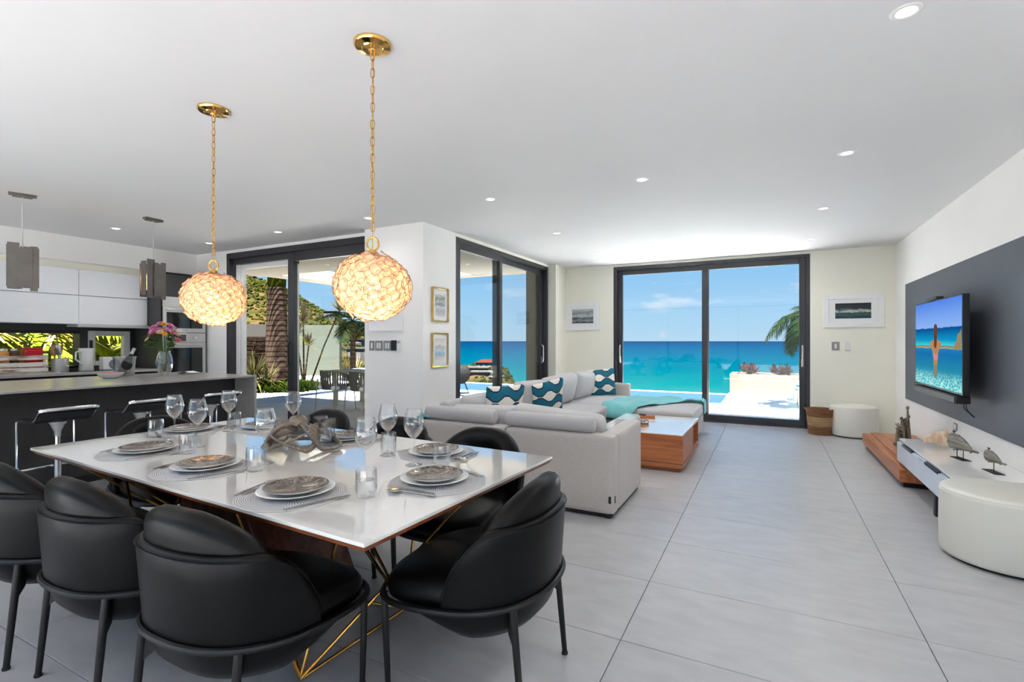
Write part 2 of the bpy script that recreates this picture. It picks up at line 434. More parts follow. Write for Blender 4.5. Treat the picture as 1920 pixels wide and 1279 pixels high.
w = boxes_obj('wall_left', [((-3.6, 8.08, 0), (-3.3, 8.6, H)), ((-3.6, 5.16, 2.61), (-3.44, 8.08, H))], 'cream_wall')
tag(w, 'narrow cream pier beside the pool side sliding doors', 'wall', kind='structure')
w = box_obj('column', (-4.31, 4.5, 0), (-3.44, 5.16, H), 'white_wall', bev=.003)
tag(w, 'thick white column between the two sliding door openings', 'column', kind='structure')
w = boxes_obj('wall_dining', [((-8.5, 4.63, 0), (-7.17, 4.85, H)), ((-7.17, 4.63, 2.61), (-4.31, 4.85, H))], 'white_wall')
tag(w, 'short white wall between ovens and patio doors', 'wall', kind='structure')
w = boxes_obj('wall_kitchen', [((-8.5, -1.95, 0), (-8.3, 4.63, .97)), ((-8.5, -1.95, 1.45), (-8.3, 4.63, H)), ((-8.5, -1.95, .97), (-8.3, -.2, 1.45)), ((-8.5, 3.31, .97), (-8.3, 3.40, 1.45)), ((-8.5, 3.9, .97), (-8.3, 4.63, 1.45))], 'dark_cab')
tag(w, 'dark grey kitchen backsplash wall with a ribbon window', 'wall', kind='structure')
t1 = box_obj('trim_1', (-8.3, -1.8, 2.33), (-7.9, 4.63, H), 'white_wall', bev=0)
tag(t1, 'white bulkhead above the kitchen wall cabinets', 'bulkhead', kind='structure')
box_obj('shadow_gap', (-8.3, -1.8, 2.24), (-8.02, 3.93, 2.33), 'cream_wall', t1, 0)
w = boxes_obj('wall_rear', [((-8.5, -2.0, 0), (-8.2, -1.8, H)), ((1.5, -2.0, 0), (1.8, -1.8, H)), ((-8.2, -2.0, 2.55), (1.5, -1.8, H))], 'white_wall')
tag(w, 'white rear wall around the added wide opening', 'wall', kind='structure')


# sliding doors: local x runs along the opening, y is outward, z up
def sliding(name, label, W, Ht, loc, rz, mid, front_first, handles, n=2):
    """Frame plus two glazed sashes on two tracks."""
    t = thing(name, label, 'sliding door', loc, rz, kind='structure')
    b = BM(); fw = .055
    bx(b, (0, 0, 0), (fw, .15, Ht), .003); bx(b, (W - fw, 0, 0), (W, .15, Ht), .003)
    bx(b, (fw, 0, Ht - fw), (W - fw, .15, Ht), .003); bx(b, (fw, 0, 0), (W - fw, .15, .03), .003)
    obj('frame', b, 'frame', t)
    for k, (xa, xb) in enumerate(((fw, mid + .05), (mid - .05, W - fw))):
        y = .02 if (k == 0) == front_first else .085
        b = BM(); s = .085; z0, z1 = .03, Ht - fw
        bx(b, (xa, y, z0), (xa + s, y + .05, z1), .004); bx(b, (xb - s, y, z0), (xb, y + .05, z1), .004)
        bx(b, (xa + s, y, z1 - s), (xb - s, y + .05, z1), .004); bx(b, (xa + s, y, z0), (xb - s, y + .05, z0 + s), .004)
        sa = obj('sash', b, 'frame', t)
        b = BM(); bx(b, (xa + s - .01, y + .022, z0 + s - .01), (xb - s + .01, y + .028, z1 - s + .01))
        obj('pane', b, 'pane', sa, 0)
        for hx, hk in handles:
            if hk == k:
                b = BM(); xx = xa + s / 2 if hx < 0 else xb - s / 2
                tube(b, [(xx, y - .004, .93), (xx, y - .03, .95), (xx, y - .036, 1.02), (xx, y - .036, 1.2), (xx, y - .03, 1.22), (xx, y - .004, 1.24)], .012, 8)
                bx(b, (xx - .016, y - .006, .92), (xx + .016, y + .001, 1.04), .003)
                obj('handle', b, 'handle', sa)
    return t


sliding('door_1', 'dark framed sliding glass doors facing the open sea', 2.977, 2.61, (-2.42, 8.605, 0), 0, 1.51, False, [(-1, 0), (1, 1)])
# pool-side doors: x local along +Y, outward is -X
sliding('door_2', 'dark framed sliding glass doors behind the sofa back', 2.92, 2.61, (-3.445, 5.16, 0), PI / 2, 1.21, True, [(1, 1)])
# patio doors: left leaf slid open
t = thing('door_3', 'dark framed patio sliding doors left of the column, left leaf open', 'sliding door', (-7.17, 4.635, 0), 0, kind='structure')
b = BM()
Wd = 2.86
for lo, hi in (((0, 0, 0), (.06, .2, 2.61)), ((Wd - .03, 0, 0), (Wd, .2, 2.61)), ((.06, 0, 2.53), (Wd - .03, .2, 2.61)), ((.06, 0, 0), (Wd - .03, .2, .025)), ((.06, .06, 2.45), (Wd - .03, .2, 2.53))): bx(b, lo, hi, .003)
obj('frame', b, 'frame', t)
b = BM()
for lo, hi in (((1.30, .03, .03), (1.42, .09, 2.53)), ((2.75, .03, .03), (2.83, .09, 2.53)), ((1.42, .03, 2.40), (2.75, .09, 2.53)), ((1.42, .03, .03), (2.75, .09, .13))): bx(b, lo, hi, .004)
sa = obj('sash', b, 'frame', t)
b = BM(); bx(b, (1.41, .056, .12), (2.76, .062, 2.41)); obj('pane', b, 'pane', sa, 0)
b = BM(); tube(b, [(1.345, .028, .95), (1.345, 0, .98), (1.345, 0, 1.27), (1.345, .028, 1.3)], .011, 8); obj('handle', b, 'black', sa)
b = BM()
for lo, hi in (((.17, .12, .03), (.22, .17, 2.45)), ((.22, .12, 2.38), (1.36, .17, 2.45)), ((.22, .12, .03), (1.36, .17, .09)), ((1.31, .12, .03), (1.36, .17, 2.45))): bx(b, lo, hi, .004)
sa = obj('screen_sash', b, 'white_plastic', t)
b = BM(); bx(b, (.06, .11, .025), (.15, .19, 2.5), .003); obj('jamb_lining', b, 'white_plastic', t)
# kitchen ribbon window and little tilt window
t = thing('window_1', 'frameless ribbon window over the kitchen worktop', 'window', (-8.4, 0, 0), 0, kind='structure')
b = BM(); bx(b, (-.003, -.2, .97), (.003, 3.31, 1.41)); obj('pane', b, 'pane', t, 0)
b = BM(); bx(b, (-.1, -.2, 1.41), (.1, 3.31, 1.45)); bx(b, (-.1, -.2, .95), (.1, 3.31, .972)); obj('frame', b, 'black', t)
t = thing('window_2', 'small pale grey framed tilt window beside the ribbon window', 'window', (-8.33, 0, 0), 0, kind='structure')
b = BM(); y0, y1, z0, z1 = 3.40, 3.9, .97, 1.45
for lo, hi in (((-.04, y0, z0), (.05, y0 + .08, z1)), ((-.04, y1 - .08, z0), (.05, y1, z1)), ((-.04, y0 + .08, z1 - .07), (.05, y1 - .08, z1)), ((-.04, y0 + .08, z0), (.05, y1 - .08, z0 + .06))): bx(b, lo, hi, .004)
obj('frame', b, 'white_plastic', t)
b = BM(); bx(b, (-.003, y0 + .07, z0 + .05), (.003, y1 - .07, z1 - .06)); obj('pane', b, 'pane', t, 0)
b = BM(); bx(b, (.05, y0 + .005, 1.16), (.075, y0 + .04, 1.32), .004); obj('handle', b, 'dark_cab', t)
t = thing('added_rear_window', 'unseen wide glazed opening added in the rear wall for daylight', 'window', (0, -1.9, 0), 0, kind='structure')  # unseen opening, added and widened to let sunlight in from behind
b = BM()
for k in range(5):
    x = -8.2 + 9.64 * k / 4; bx(b, (x, -.04, 0), (x + .06, .04, 2.55), .003)
bx(b, (-8.2, -.04, 2.49), (1.5, .04, 2.55)); bx(b, (-8.2, -.04, 0), (1.5, .04, .04)); obj('frame', b, 'frame', t)
for k in range(4):
    x = -8.14 + 9.64 * k / 4; b = BM(); bx(b, (x, -.003, .04), (x + 2.35, .003, 2.49)); obj('pane', b, 'pane', t, 0)


# ------------------------------------------------------------------ ceiling lights
def downlight(x, y, label, watts):
    t = thing('ceiling_downlight', label, 'downlight', (x, y, H), 0, 'recessed ceiling downlights')
    b = BM(); lathe(b, [(.036, -.001), (.038, -.004), (.05, -.006), (.056, -.003), (.057, .0), (.036, .0)], 28)
    obj('trim_ring', b, 'white_plastic', t)
    b = BM(); lathe(b, [(0, -.002), (.036, -.002)], 20); obj('lens', b, 'lens', t, 0)
    l = bpy.data.lights.new('downlight_lamp', 'SPOT'); l.energy = watts; l.spot_size = R(165); l.spot_blend = 1; l.shadow_soft_size = .12; l.color = (1, .98, .95)
    o = bpy.data.objects.new('downlight_lamp', l); C.objects.link(o); o.parent = t; o.location = (0, 0, -.03)


DL = [(.5, 2.53, 'large recessed downlight nearest the camera at upper right'), (.5, 4.24, 'recessed downlight above the near white pouf, second of the right row'),
      (.5, 5.9, 'recessed downlight opposite the television, third of the right row'), (.5, 7.6, 'recessed downlight above the woven basket end of the right row'),
      (-.93, 4.16, 'recessed downlight above the near sofa arm'), (-.93, 7.55, 'recessed downlight above the grey ottoman near the sea doors'),
      (-2.33, 4.08, 'recessed downlight right of the column over the near sofa'), (-2.33, 5.74, 'recessed downlight over the middle of the long sofa'),
      (-2.33, 7.35, 'recessed downlight over the far end of the long sofa'), (-5.35, 4.11, 'recessed downlight in front of the patio doors'),
      (-6.9, 3.1, 'recessed downlight between the two kitchen island pendants'), (-6.8, 4.15, 'recessed downlight in front of the ovens'),
      (-3.87, 4.1, 'recessed downlight beside the chain, in front of the column')]
for x, y, l in DL: downlight(x, y, l, DOWN_W * (.3 if 'column' in l and x < -3 else 1))



def settle(root, base):
    """Children were built in room coordinates: put the root at the thing's base and shift the meshes."""
    base = Vector(base)
    root.location = base
    for ch in root.children_recursive:
        if ch.type == 'MESH': ch.data.transform(Matrix.Translation(-base))
    return root


# ------------------------------------------------------------------ outside: terrace, pool, sea, hill
t = boxes_obj('terrace', [((-10.5, 8.9, -.3), (8, 11.4, -.03)), ((-.9, 11.4, -.3), (8, 15.2, -.03))], 'terrace')
tag(t, 'sun bleached white stone terrace beyond the sea doors', 'terrace', kind='structure')
t = boxes_obj('patio', [((-19, 4.85, -.3), (-3.6, 8.9, -.045)), ((-19, 8.9, -.3), (-10.5, 15.5, -.045))], 'grout')
tag(t, 'grey paved patio outside the dining doors', 'patio', kind='structure')
lay_tiles(t, [(-16.6, 4.87, -3.62, 8.9), (-16.6, 8.9, -10.5, 13.7)], -3.6, 4.85, 1.2, 1.2, .003, -.045, -.03, 'patio', 'paving_slab')
t = box_obj('rear_bounce_ground', (-14, -14, -.3), (8, -2.0, -.03), 'bounce_paving', bev=0)  # unseen ground, added to bounce sunlight up to the ceiling
tag(t, 'unseen paved ground added behind the rear opening to bounce sunlight in', 'ground', kind='structure')
t = thing('swimming_pool', 'long blue infinity pool along the terrace edge', 'pool', (-5.7, 12.65, -.3), 0, kind='structure')
b = BM(); bx(b, (-10.5, 11.4, -.3), (-.9, 13.9, -.07)); obj('water', b, 'water_pool', t, 0)
b = BM(); bx(b, (-10.5, 13.9, -.4), (-.9, 14.05, -.065)); bx(b, (-10.5, 11.25, -.3), (-.9, 11.42, -.02)); obj('rim', b, 'terrace', t, 0)
settle(t, (-5.7, 12.65, -.3))


def sea_mat():
    m, nt, o, N, L = nm('sea_water')
    d = N('ShaderNodeBsdfDiffuse'); L(d.outputs[0], o.inputs[0])
    g = N('ShaderNodeTexCoord'); ln = N('ShaderNodeVectorMath'); ln.operation = 'LENGTH'; L(g.outputs['Object'], ln.inputs[0])
    n1 = N('ShaderNodeTexNoise'); n1.inputs['Scale'].default_value = .012; n1.inputs['Detail'].default_value = 5; L(g.outputs['Object'], n1.inputs[0])
    lo = N('ShaderNodeMath'); lo.operation = 'LOGARITHM'; L(ln.outputs['Value'], lo.inputs[0]); lo.inputs[1].default_value = 10
    ad = N('ShaderNodeMath'); ad.operation = 'MULTIPLY_ADD'; L(n1.outputs['Fac'], ad.inputs[0]); ad.inputs[1].default_value = .05; L(lo.outputs[0], ad.inputs[2])
    mr = N('ShaderNodeMapRange'); L(ad.outputs[0], mr.inputs[0]); mr.inputs[1].default_value = 2.62; mr.inputs[2].default_value = 4.4
    rp = N('ShaderNodeValToRGB'); L(mr.outputs[0], rp.inputs[0]); e = rp.color_ramp.elements
    k = .033
    def cc(c): return tuple(v * k for v in lin(c)[:3]) + (1,)
    e[0].position = 0; e[0].color = cc((96, 222, 214)); e[1].position = 1; e[1].color = cc((24, 92, 158))
    for p, c in ((.09, (20, 190, 202)), (.2, (0, 164, 196)), (.42, (4, 136, 190)), (.68, (12, 110, 176))):
        q = e.new(p); q.color = cc(c)
    # broken surf over the shallows
    n2 = N('ShaderNodeTexNoise'); n2.inputs['Scale'].default_value = .035; n2.inputs['Detail'].default_value = 6; L(g.outputs['Object'], n2.inputs[0])
    near = N('ShaderNodeMapRange'); L(ln.outputs['Value'], near.inputs[0]); near.inputs[1].default_value = 560; near.inputs[2].default_value = 440
    mu = N('ShaderNodeMath'); mu.operation = 'MULTIPLY'; L(n2.outputs['Fac'], mu.inputs[0]); L(near.outputs[0], mu.inputs[1])
    gt = N('ShaderNodeValToRGB'); L(mu.outputs[0], gt.inputs[0]); gt.color_ramp.elements[0].position = .42; gt.color_ramp.elements[1].position = .56
    mx = N('ShaderNodeMixRGB'); L(gt.outputs[0], mx.inputs[0]); L(rp.outputs[0], mx.inputs[1]); mx.inputs[2].default_value = (.033, .033, .033, 1)
    L(mx.outputs[0], d.inputs['Color'])
    return m


M['sea'] = sea_mat()
b = BM()
ringv = []
for rr in (60, 300, 600, 1200, 3000, 8000, 25000, 90000):
    ringv.append([b.verts.new((rr * math.sin(a), rr * math.cos(a), 0)) for a in [R(-80 + 170 * i / 40) for i in range(41)]])
for p, q in zip(ringv, ringv[1:]):
    for i in range(40): b.faces.new((p[i], p[i + 1], q[i + 1], q[i]))
s = obj('sea', b, 'sea', smooth=0); s.location = (0, 0, -45)
tag(s, 'turquoise to deep blue sea up to the horizon', 'sea', kind='structure')

# pergola and eaves
t = boxes_obj('patio_roof', [((-9.9, 4.85, 2.72), (-3.62, 7.2, 3.0)), ((-5.6, 7.2, 2.72), (-3.62, 9.1, 3.0))], 'render_beige')
tag(t, 'beige slab roof overhanging the patio', 'roof', kind='structure')
t = box_obj('pergola_beam', (-6.3, 9.1, 2.72), (-3.62, 9.4, 2.98), 'render_beige')
tag(t, 'long beige concrete beam above the pool deck', 'beam')
t = box_obj('pergola_beam', (-9.8, 7.2, 2.72), (-9.35, 9.1, 2.98), 'render_beige')
tag(t, 'short beige concrete beam over the outdoor dining set', 'beam')

t = box_obj('shutter_fin', (-3.85, 8.02, -.02), (-3.62, 8.6, 2.65), 'taupe'); tag(t, 'tall taupe shutter fin outside the pool side doors', 'shutter')


def fan_dir(px):
    r = (px - 960) / 932
    a = R(27.25)
    return Vector((-math.sin(a) + r * math.cos(a), math.cos(a) + r * math.sin(a), 0))


def hill_mat():
    m, nt, o, N, L = nm('hillside_scrub')
    d = N('ShaderNodeBsdfDiffuse'); L(d.outputs[0], o.inputs[0])
    tc = N('ShaderNodeTexCoord'); no = N('ShaderNodeTexNoise'); no.inputs['Scale'].default_value = .05; no.inputs['Detail'].default_value = 8; L(tc.outputs['Object'], no.inputs[0])
    rp = N('ShaderNodeValToRGB'); L(no.outputs['Fac'], rp.inputs[0]); e = rp.color_ramp.elements
    e[0].position = .36; e[0].color = ln_((84, 96, 48), 'hillside_scrub'); e[1].position = .64; e[1].color = ln_((186, 150, 106), 'hillside_scrub')
    q = e.new(.5); q.color = ln_((140, 130, 76), 'hillside_scrub')
    L(rp.outputs[0], d.inputs['Color'])
    return m


M['hill'] = hill_mat()
HS = [(360, 470), (400, 488), (430, 503), (458, 514), (508, 527), (560, 555), (600, 578), (628, 588), (660, 610), (690, 628), (710, 637), (735, 650)]


def ridge(px):
    for (a, ya), (c, yc) in zip(HS, HS[1:]):
        if px <= c:
            y = ya + (yc - ya) * (px - a) / (c - a); break
    return 1.31 + (638 - y) / 932 * 430


rng = random.Random(3)


def hill_pt(u, v):
    px = 360 + u * 375; d = 130 + 300 * v
    zr = ridge(px); z = -10 + (zr + 10) * (v ** .85)
    z += (math.sin(u * 21 + v * 3) * 2.4 + math.sin(u * 47 + v * 17) * 1.2) * v * (1 - .55 * v)
    return fan_dir(px) * d + Vector((0, 0, z))


b = BM(); grid(b, hill_pt, 70, 34)
b2 = [hill_pt(i / 69, 1) for i in range(70)]
h = obj('hill', b, 'hill'); tag(h, 'dry scrub covered hillside behind the patio', 'hill', kind='structure')
b = BM()
for i in range(2600):
    u, v = rng.random(), rng.random() ** .7
    p = hill_pt(u, min(.99, v)); r = rng.uniform(.6, 2.0) * (.4 + .6 * v)
    g = bmesh.ops.create_icosphere(b, subdivisions=1, radius=r, matrix=Matrix.Translation(p + Vector((0, 0, r * .25))) @ Matrix.Diagonal((1.2, 1.2, .75, 1)))
    for q in g['verts']: q.co += Vector((rng.uniform(-.25, .25), rng.uniform(-.25, .25), rng.uniform(-.2, .2))) * r
sc = obj('scrub', b, pm('scrub_leaf', (150, 150, 70), .95, rgb2=(66, 84, 40), scale=.12), smooth=0)
tag(sc, 'green and olive bushes scattered over the hillside', 'shrubs', kind='stuff')


def house(name, label, px, d, z, wdt, dep, hgt, wall, roof, pitched, wins, storeys=1, yaw=0.35):
    p = fan_dir(px) * d
    t = thing(name, label, 'house', (p.x, p.y, z), yaw)
    b = BM(); bx(b, (-wdt / 2, 0, -6), (wdt / 2, dep, hgt)); obj('wall', b, wall, t, 0)
    b = BM()
    if pitched:
        for sgn in (0, 1): pass
        vs = [b.verts.new(c) for c in ((-wdt / 2 - .5, -.6, hgt), (wdt / 2 + .5, -.6, hgt), (wdt / 2 + .5, dep + .6, hgt), (-wdt / 2 - .5, dep + .6, hgt), (-wdt / 2 + 2, dep / 2, hgt + 1.3), (wdt / 2 - 2, dep / 2, hgt + 1.3))]
        for f in ((0, 1, 5, 4), (1, 2, 5), (2, 3, 4, 5), (3, 0, 4), (3, 2, 1, 0)): b.faces.new([vs[i] for i in f])
    else: bx(b, (-wdt / 2 - .3, -.5, hgt), (wdt / 2 + .3, dep + .3, hgt + .3))
    obj('roof', b, roof, t, 0)
    for s_ in range(storeys):
        for k in range(wins):
            x = -wdt / 2 + wdt * (k + .5) / wins; zz = hgt * (s_ + .5) / storeys
            b = BM(); bx(b, (x - wdt / wins * .27, -.06, zz - hgt / storeys * .28), (x + wdt / wins * .27, .1, zz + hgt / storeys * .22)); obj('window', b, 'house_dark', t, 0)
    return t


def coast_pt(u, v):
    px = 690 + u * 312; d = 60 + 330 * v
    edge = smoothstep(1, .80, u) * .9 + .1 * math.sin(v * 9) * u
    z = -8.5 - 5.2 * v - (v > .62) * 30 * smoothstep(.62, 1, v) - (1 - edge) * 34 * smoothstep(.75, 1, u) + .4 * math.sin(u * 40 + v * 23)
    return fan_dir(px) * d + Vector((0, 0, z))


b = BM(); grid(b, coast_pt, 60, 40); h = obj('coast', b, 'hill'); tag(h, 'low rocky coast with houses left of the bay', 'coast', kind='structure')
b = BM()
for i in range(420):
    u, v = rng.uniform(0, .86), rng.uniform(.12, .62)
    p = coast_pt(u, v); r = rng.uniform(.5, 1.5)
    if u > .55 and .2 < v < .34: r *= .4
    bmesh.ops.create_icosphere(b, subdivisions=1, radius=r, matrix=Matrix.Translation(p + Vector((0, 0, r * .3))))
sc = obj('coastal_scrub', b, pm('coast_leaf', (96, 108, 58), .95, rgb2=(52, 66, 36), scale=.4), smooth=0)
tag(sc, 'low green bushes between the houses on the coast', 'shrubs', kind='stuff')
house('red_roof_villa', 'two storey villa with red hipped roof above the shore', 912, 215, -12.6, 9.2, 7, 4.6, 'house_white', 'house_roof', True, 4, 2)
house('flat_roof_villa', 'pale boxy villa with flat roof below the red roofed villa', 905, 160, -11.8, 8.6, 6, 3.0, 'house_white', 'house_flat', False, 3)
house('low_flat_roof_villa', 'long low white roofed villa set behind the boxy villa', 893, 178, -11.4, 8.2, 8, 3.0, 'house_white', 'house_flat', False, 3)
house('small_shore_house', 'small grey flat roofed house right of the boxy villa', 928, 150, -11.8, 3.8, 4, 2.1, 'house_white', 'house_flat', False, 1)
house('hilltop_house', 'white house on the hillside behind the leaning dracaena', 617, 330, 15, 8, 8, 6, 'garden_white', 'house_flat', False, 3)
house('hillside_house', 'grey terraced house low on the hill beside the column', 655, 240, -3, 12, 8, 5, 'house_white', 'house_flat', False, 3, 2)
house('lower_hillside_house', 'pale house near the foot of the hill beside the column', 672, 180, -6, 9, 8, 4.5, 'garden_white', 'house_flat', False, 3, 1)

# garden walls
t = thing('garden_wall', 'pale green rendered garden wall behind the outdoor chairs', 'wall', (0, 0, 0), kind='structure')
b = BM(); prism(b, [(-18.2, 12.25), (-14.7, 14.0), (-14.82, 14.24), (-18.32, 12.49)], -.03, 1.93); obj('render_panel', b, 'pale_green_wall', t, 0)
settle(t, (-16.4, 13.2, 0))
t = thing('retaining_wall', 'dark dry stone retaining wall with white band above it', 'wall', (0, 0, 0), kind='structure')
b = BM(); prism(b, [(-17.6, 8.2), (-16.3, 12.6), (-16.6, 12.7), (-17.9, 8.3)], 1.46, 1.93); obj('white_band', b, 'garden_white', t, 0)
b = BM(); prism(b, [(-17.65, 8.2), (-16.35, 12.6), (-16.6, 12.7), (-17.9, 8.3)], -.03, 1.46); obj('core', b, 'soil', t, 0)
dv = Vector((1.3, 4.4, 0)); Lw = dv.length; dv.normalize(); nv_ = Vector((dv.y, -dv.x, 0))
for row in range(9):
    x = rng.uniform(0, .3); z = -.02 + row * .164
    while x < Lw - .2:
        ln = rng.uniform(.3, .62); dp = rng.uniform(.05, .1)
        b = BM(); bx(b, (0, -dp, 0), (min(ln, Lw - x) - .02, .02, .15), .02, 1)
        for q in b.verts: q.co += Vector((rng.uniform(-.012, .012), rng.uniform(-.012, .012), rng.uniform(-.012, .012)))
        p = Vector((-17.65, 8.2, z)) + dv * x
        bmesh.ops.transform(b, matrix=Matrix.Translation(p) @ Matrix.Rotation(math.atan2(dv.y, dv.x), 4, 'Z'), verts=b.verts)
        obj('stone', b, 'stone', t, 0); x += ln
settle(t, (-17, 10.4, 0))


# plants
def frond_bm(length, droop, n, ll, lw, stiff=.55, rise=.5):
    b = BM(); pts = []
    for i in range(11):
        s = i / 10
        pts.append(Vector((0, length * (s - .12 * s * s), length * (rise * s - droop * s * s))))
    tube(b, pts, [.016 * length * (1 - .85 * i / 10) + .002 for i in range(11)], 5)
    for i in range(n):
        s = .14 + .84 * i / (n - 1)
        k = min(9, int(s * 10)); p = pts[k].lerp(pts[k + 1], s * 10 - k); t_ = (pts[k + 1] - pts[k]).normalized()
        l_ = ll * (math.sin(PI * (.12 + .8 * s)) ** .7) * rng.uniform(.85, 1.1)
        for sg in (-1, 1):
            d = (Vector((sg, 0, 0)) * .9 + t_ * stiff + Vector((0, 0, rng.uniform(-.25, .1)))).normalized()
            w_ = t_ * lw
            m_ = p + d * l_ * .55 + Vector((0, 0, -.05 * l_)); e_ = p + d * l_ + Vector((0, 0, -.32 * l_))
            a = [b.verts.new(q) for q in (p - w_ * .5, p + w_ * .5, m_ + w_ * .6, m_ - w_ * .6, e_)]
            b.faces.new((a[0], a[1], a[2], a[3])); b.faces.new((a[3], a[2], a[4]))
    return b


def palm(name, label, loc, trunk_h, rad, n, length, droop, mat, ll=.45, lw=.03, nl=26, elev=(15, 60), trunk=True, seed=1, group=None, az=None, tmat='bark'):
    t = thing(name, label, 'palm', loc, 0, group)
    r_ = random.Random(seed)
    if trunk:
        b = BM(); k = int(trunk_h / .12) + 2
        prof = [(0, 0)]
        for i in range(k + 1):
            z = trunk_h * i / k; q = rad * (1.12 - .25 * i / k)
            prof.append((q, z))
        prof.append((0, trunk_h)); lathe(b, prof, 18); obj('trunk', b, tmat, t)
    proto = None
    for i in range(n):
        a = az[i] if az else i * 2.399 + r_.uniform(-.2, .2)
        el = R(r_.uniform(*elev))
        if proto is None:
            proto = obj('frond', frond_bm(length, droop, nl, ll, lw), mat, t, 0); f = proto
        else: f = dup(proto)
        f.location = (0, 0, trunk_h); f.rotation_euler = Euler((el - R(25), 0, a - PI / 2), 'XYZ'); s = r_.uniform(.8, 1.1); f.scale = (s, s, s)
    return t


t = palm('royal_palm', 'thick ringed palm trunk with green crownshaft outside patio doors', (-12.8, 9.8, -.04), 2.92, .3, 0, 1, .5, 'palm')
b = BM(); lathe(b, [(.235, 2.9), (.25, 3.0), (.26, 3.4), (.22, 4.2), (.12, 4.9), (0, 5.0)], 18); obj('crownshaft', b, 'bark_green', t)
pr = None
for i in range(8):
    if pr is None: pr = f = obj('frond', frond_bm(2.6, .8, 34, .7, .04), 'palm', t, 0)
    else: f = dup(pr)
    f.location = (0, 0, 4.7); f.rotation_euler = (R(10), 0, i * .785)
palm('small_palm', 'small green palm between pale wall and column', (-12.5, 12.5, -.04), 2.0, .09, 11, 1.15, .75, 'palm', .42, .035, 22, (0, 60), seed=4)
palm('terrace_palm', 'dark green palm leaning in at the right of the sea doors', (.80, 11.4, -.03), 1.85, .07, 16, 1.0, .95, 'palm', .36, .035, 24, (-5, 55), seed=9)


def strap_plant(name, label, cat, loc, heads, mat, n=26, group=None, seed=2, stem=True, wide=.018, arch=.6):
    """Rosettes of strap leaves, each on its stem: heads = (dx, dy, height, leaf length)."""
    t = thing(name, label, cat, loc, 0, group); r_ = random.Random(seed)
    for dx, dy, hz, ll in heads:
        if stem:
            b = BM(); tube(b, [(dx * .1, dy * .1, 0), (dx * .5, dy * .5, hz * .5), (dx, dy, hz)], [.03, .025, .02], 6); obj('stem', b, 'bark', t)
        b = BM()
        for i in range(n):
            a = i * 2.399; el = R(r_.uniform(5, 82)); d = Vector((math.cos(a) * math.cos(el), math.sin(a) * math.cos(el), math.sin(el)))
            sd = Vector((-math.sin(a), math.cos(a), 0)); l_ = ll * r_.uniform(.75, 1.1)
            prev = None
            for s, wf in ((0, .7), (.35, 1), (.7, .8), (1, .05)):
                p = Vector((dx, dy, hz)) + d * l_ * s + Vector((0, 0, -arch * l_ * s * s * math.cos(el)))
                q = (b.verts.new(p - sd * wide * wf), b.verts.new(p + sd * wide * wf))
                if prev: b.faces.new((prev[0], prev[1], q[1], q[0]))
                prev = q
        obj('leaf_rosette', b, mat, t, 0)
    return t


def at(px, d, z): p = fan_dir(px) * d; return (p.x, p.y, z)


strap_plant('dracaena', 'golden dracaena with spiky rosettes beside the door stile', 'plant', at(570, 15.5, -.04), [(-.15, .1, 1.95, .75), (.15, .05, 1.2, .5), (-.25, -.1, 1.5, .7)], 'yucca', 60, seed=3, arch=.35)
strap_plant('leaning_dracaena', 'dracaena on a long leaning stem against the sky', 'plant', at(578, 16.5, -.04), [(.95, .45, 2.35, .55)], 'yucca', 46, seed=5, arch=.15)
strap_plant('striped_plant', 'bushy striped strap leaved plant left of the ringed trunk', 'plant', at(478, 13.2, -.04), [(0, 0, .25, 1.0), (.2, .2, .15, .9), (-.25, .15, .3, .9)], leaf_mat('striped_leaf', (92, 116, 48), (214, 196, 128), .3), 34, seed=6, stem=False, wide=.025, arch=.5)
strap_plant('golden_grass', 'dry golden grass tuft at the end of the pale wall', 'plant', at(648, 18, -.04), [(0, 0, 0, 1.1), (.3, .2, 0, 1.0)], 'palm_dry', 70, seed=8, stem=False, wide=.012, arch=.5)
b = BM()
for i in range(900):
    a = rng.uniform(0, 2 * PI); q = math.sqrt(rng.uniform(.1, 1)); cx_, cy_ = -12.55 + 1.75 * q * math.cos(a), 9.3 + 1.05 * q * math.sin(a)
    if (cx_ + 12.8) ** 2 + (cy_ - 9.8) ** 2 < .15: continue
    for j in range(7):
        an = rng.uniform(0, 2 * PI); el = R(rng.uniform(25, 85)); l_ = rng.uniform(.22, .42) * (1.1 - .4 * q)
        d = Vector((math.cos(an) * math.cos(el), math.sin(an) * math.cos(el), math.sin(el))); sd = Vector((-math.sin(an), math.cos(an), 0)) * .022
        p = Vector((cx_, cy_, -.04)); m_ = p + d * l_ * .6; e_ = p + d * l_ - Vector((0, 0, .12 * l_))
        vs = [b.verts.new(c) for c in (p - sd * .5, p + sd * .5, m_ + sd, m_ - sd, e_)]
        b.faces.new(vs[:4]); b.faces.new((vs[3], vs[2], vs[4]))
f = obj('fern_bed', b, 'fern', smooth=0); tag(f, 'bright green ferns growing around the ringed palm trunk', 'ferns', kind='stuff')

# terrace planter with red plants
t = thing('planter', 'long cream rendered planter box at the terrace edge', 'planter', (0, 0, 0))
b = BM(); z1 = .46
for lo, hi in (((-.88, 13.9, -.03), (4, 14.05, z1)), ((-.88, 14.85, -.03), (4, 15.0, z1)), ((-.88, 14.05, -.03), (-.73, 14.85, z1)), ((3.85, 14.05, -.03), (4, 14.85, z1))): bx(b, lo, hi, .01)
obj('box', b, pm('cream_planter', (230, 224, 204), .85, var=.02), t)
b = BM(); bx(b, (-.75, 14.03, -.02), (3.87, 14.87, z1 - .08)); obj('soil', b, 'soil', t, 0)
settle(t, (1.5, 14.45, -.03))
strap_plant('red_bromeliad', 'left of the two dark red leafy plants in the cream planter', 'plant', (-.43, 14.4, .37), [(0, 0, .05, .34), (.1, .06, .1, .3), (-.12, .05, .12, .3)], 'red_leaf', 34, 'red plants in the planter', 11, False, .03, .25)
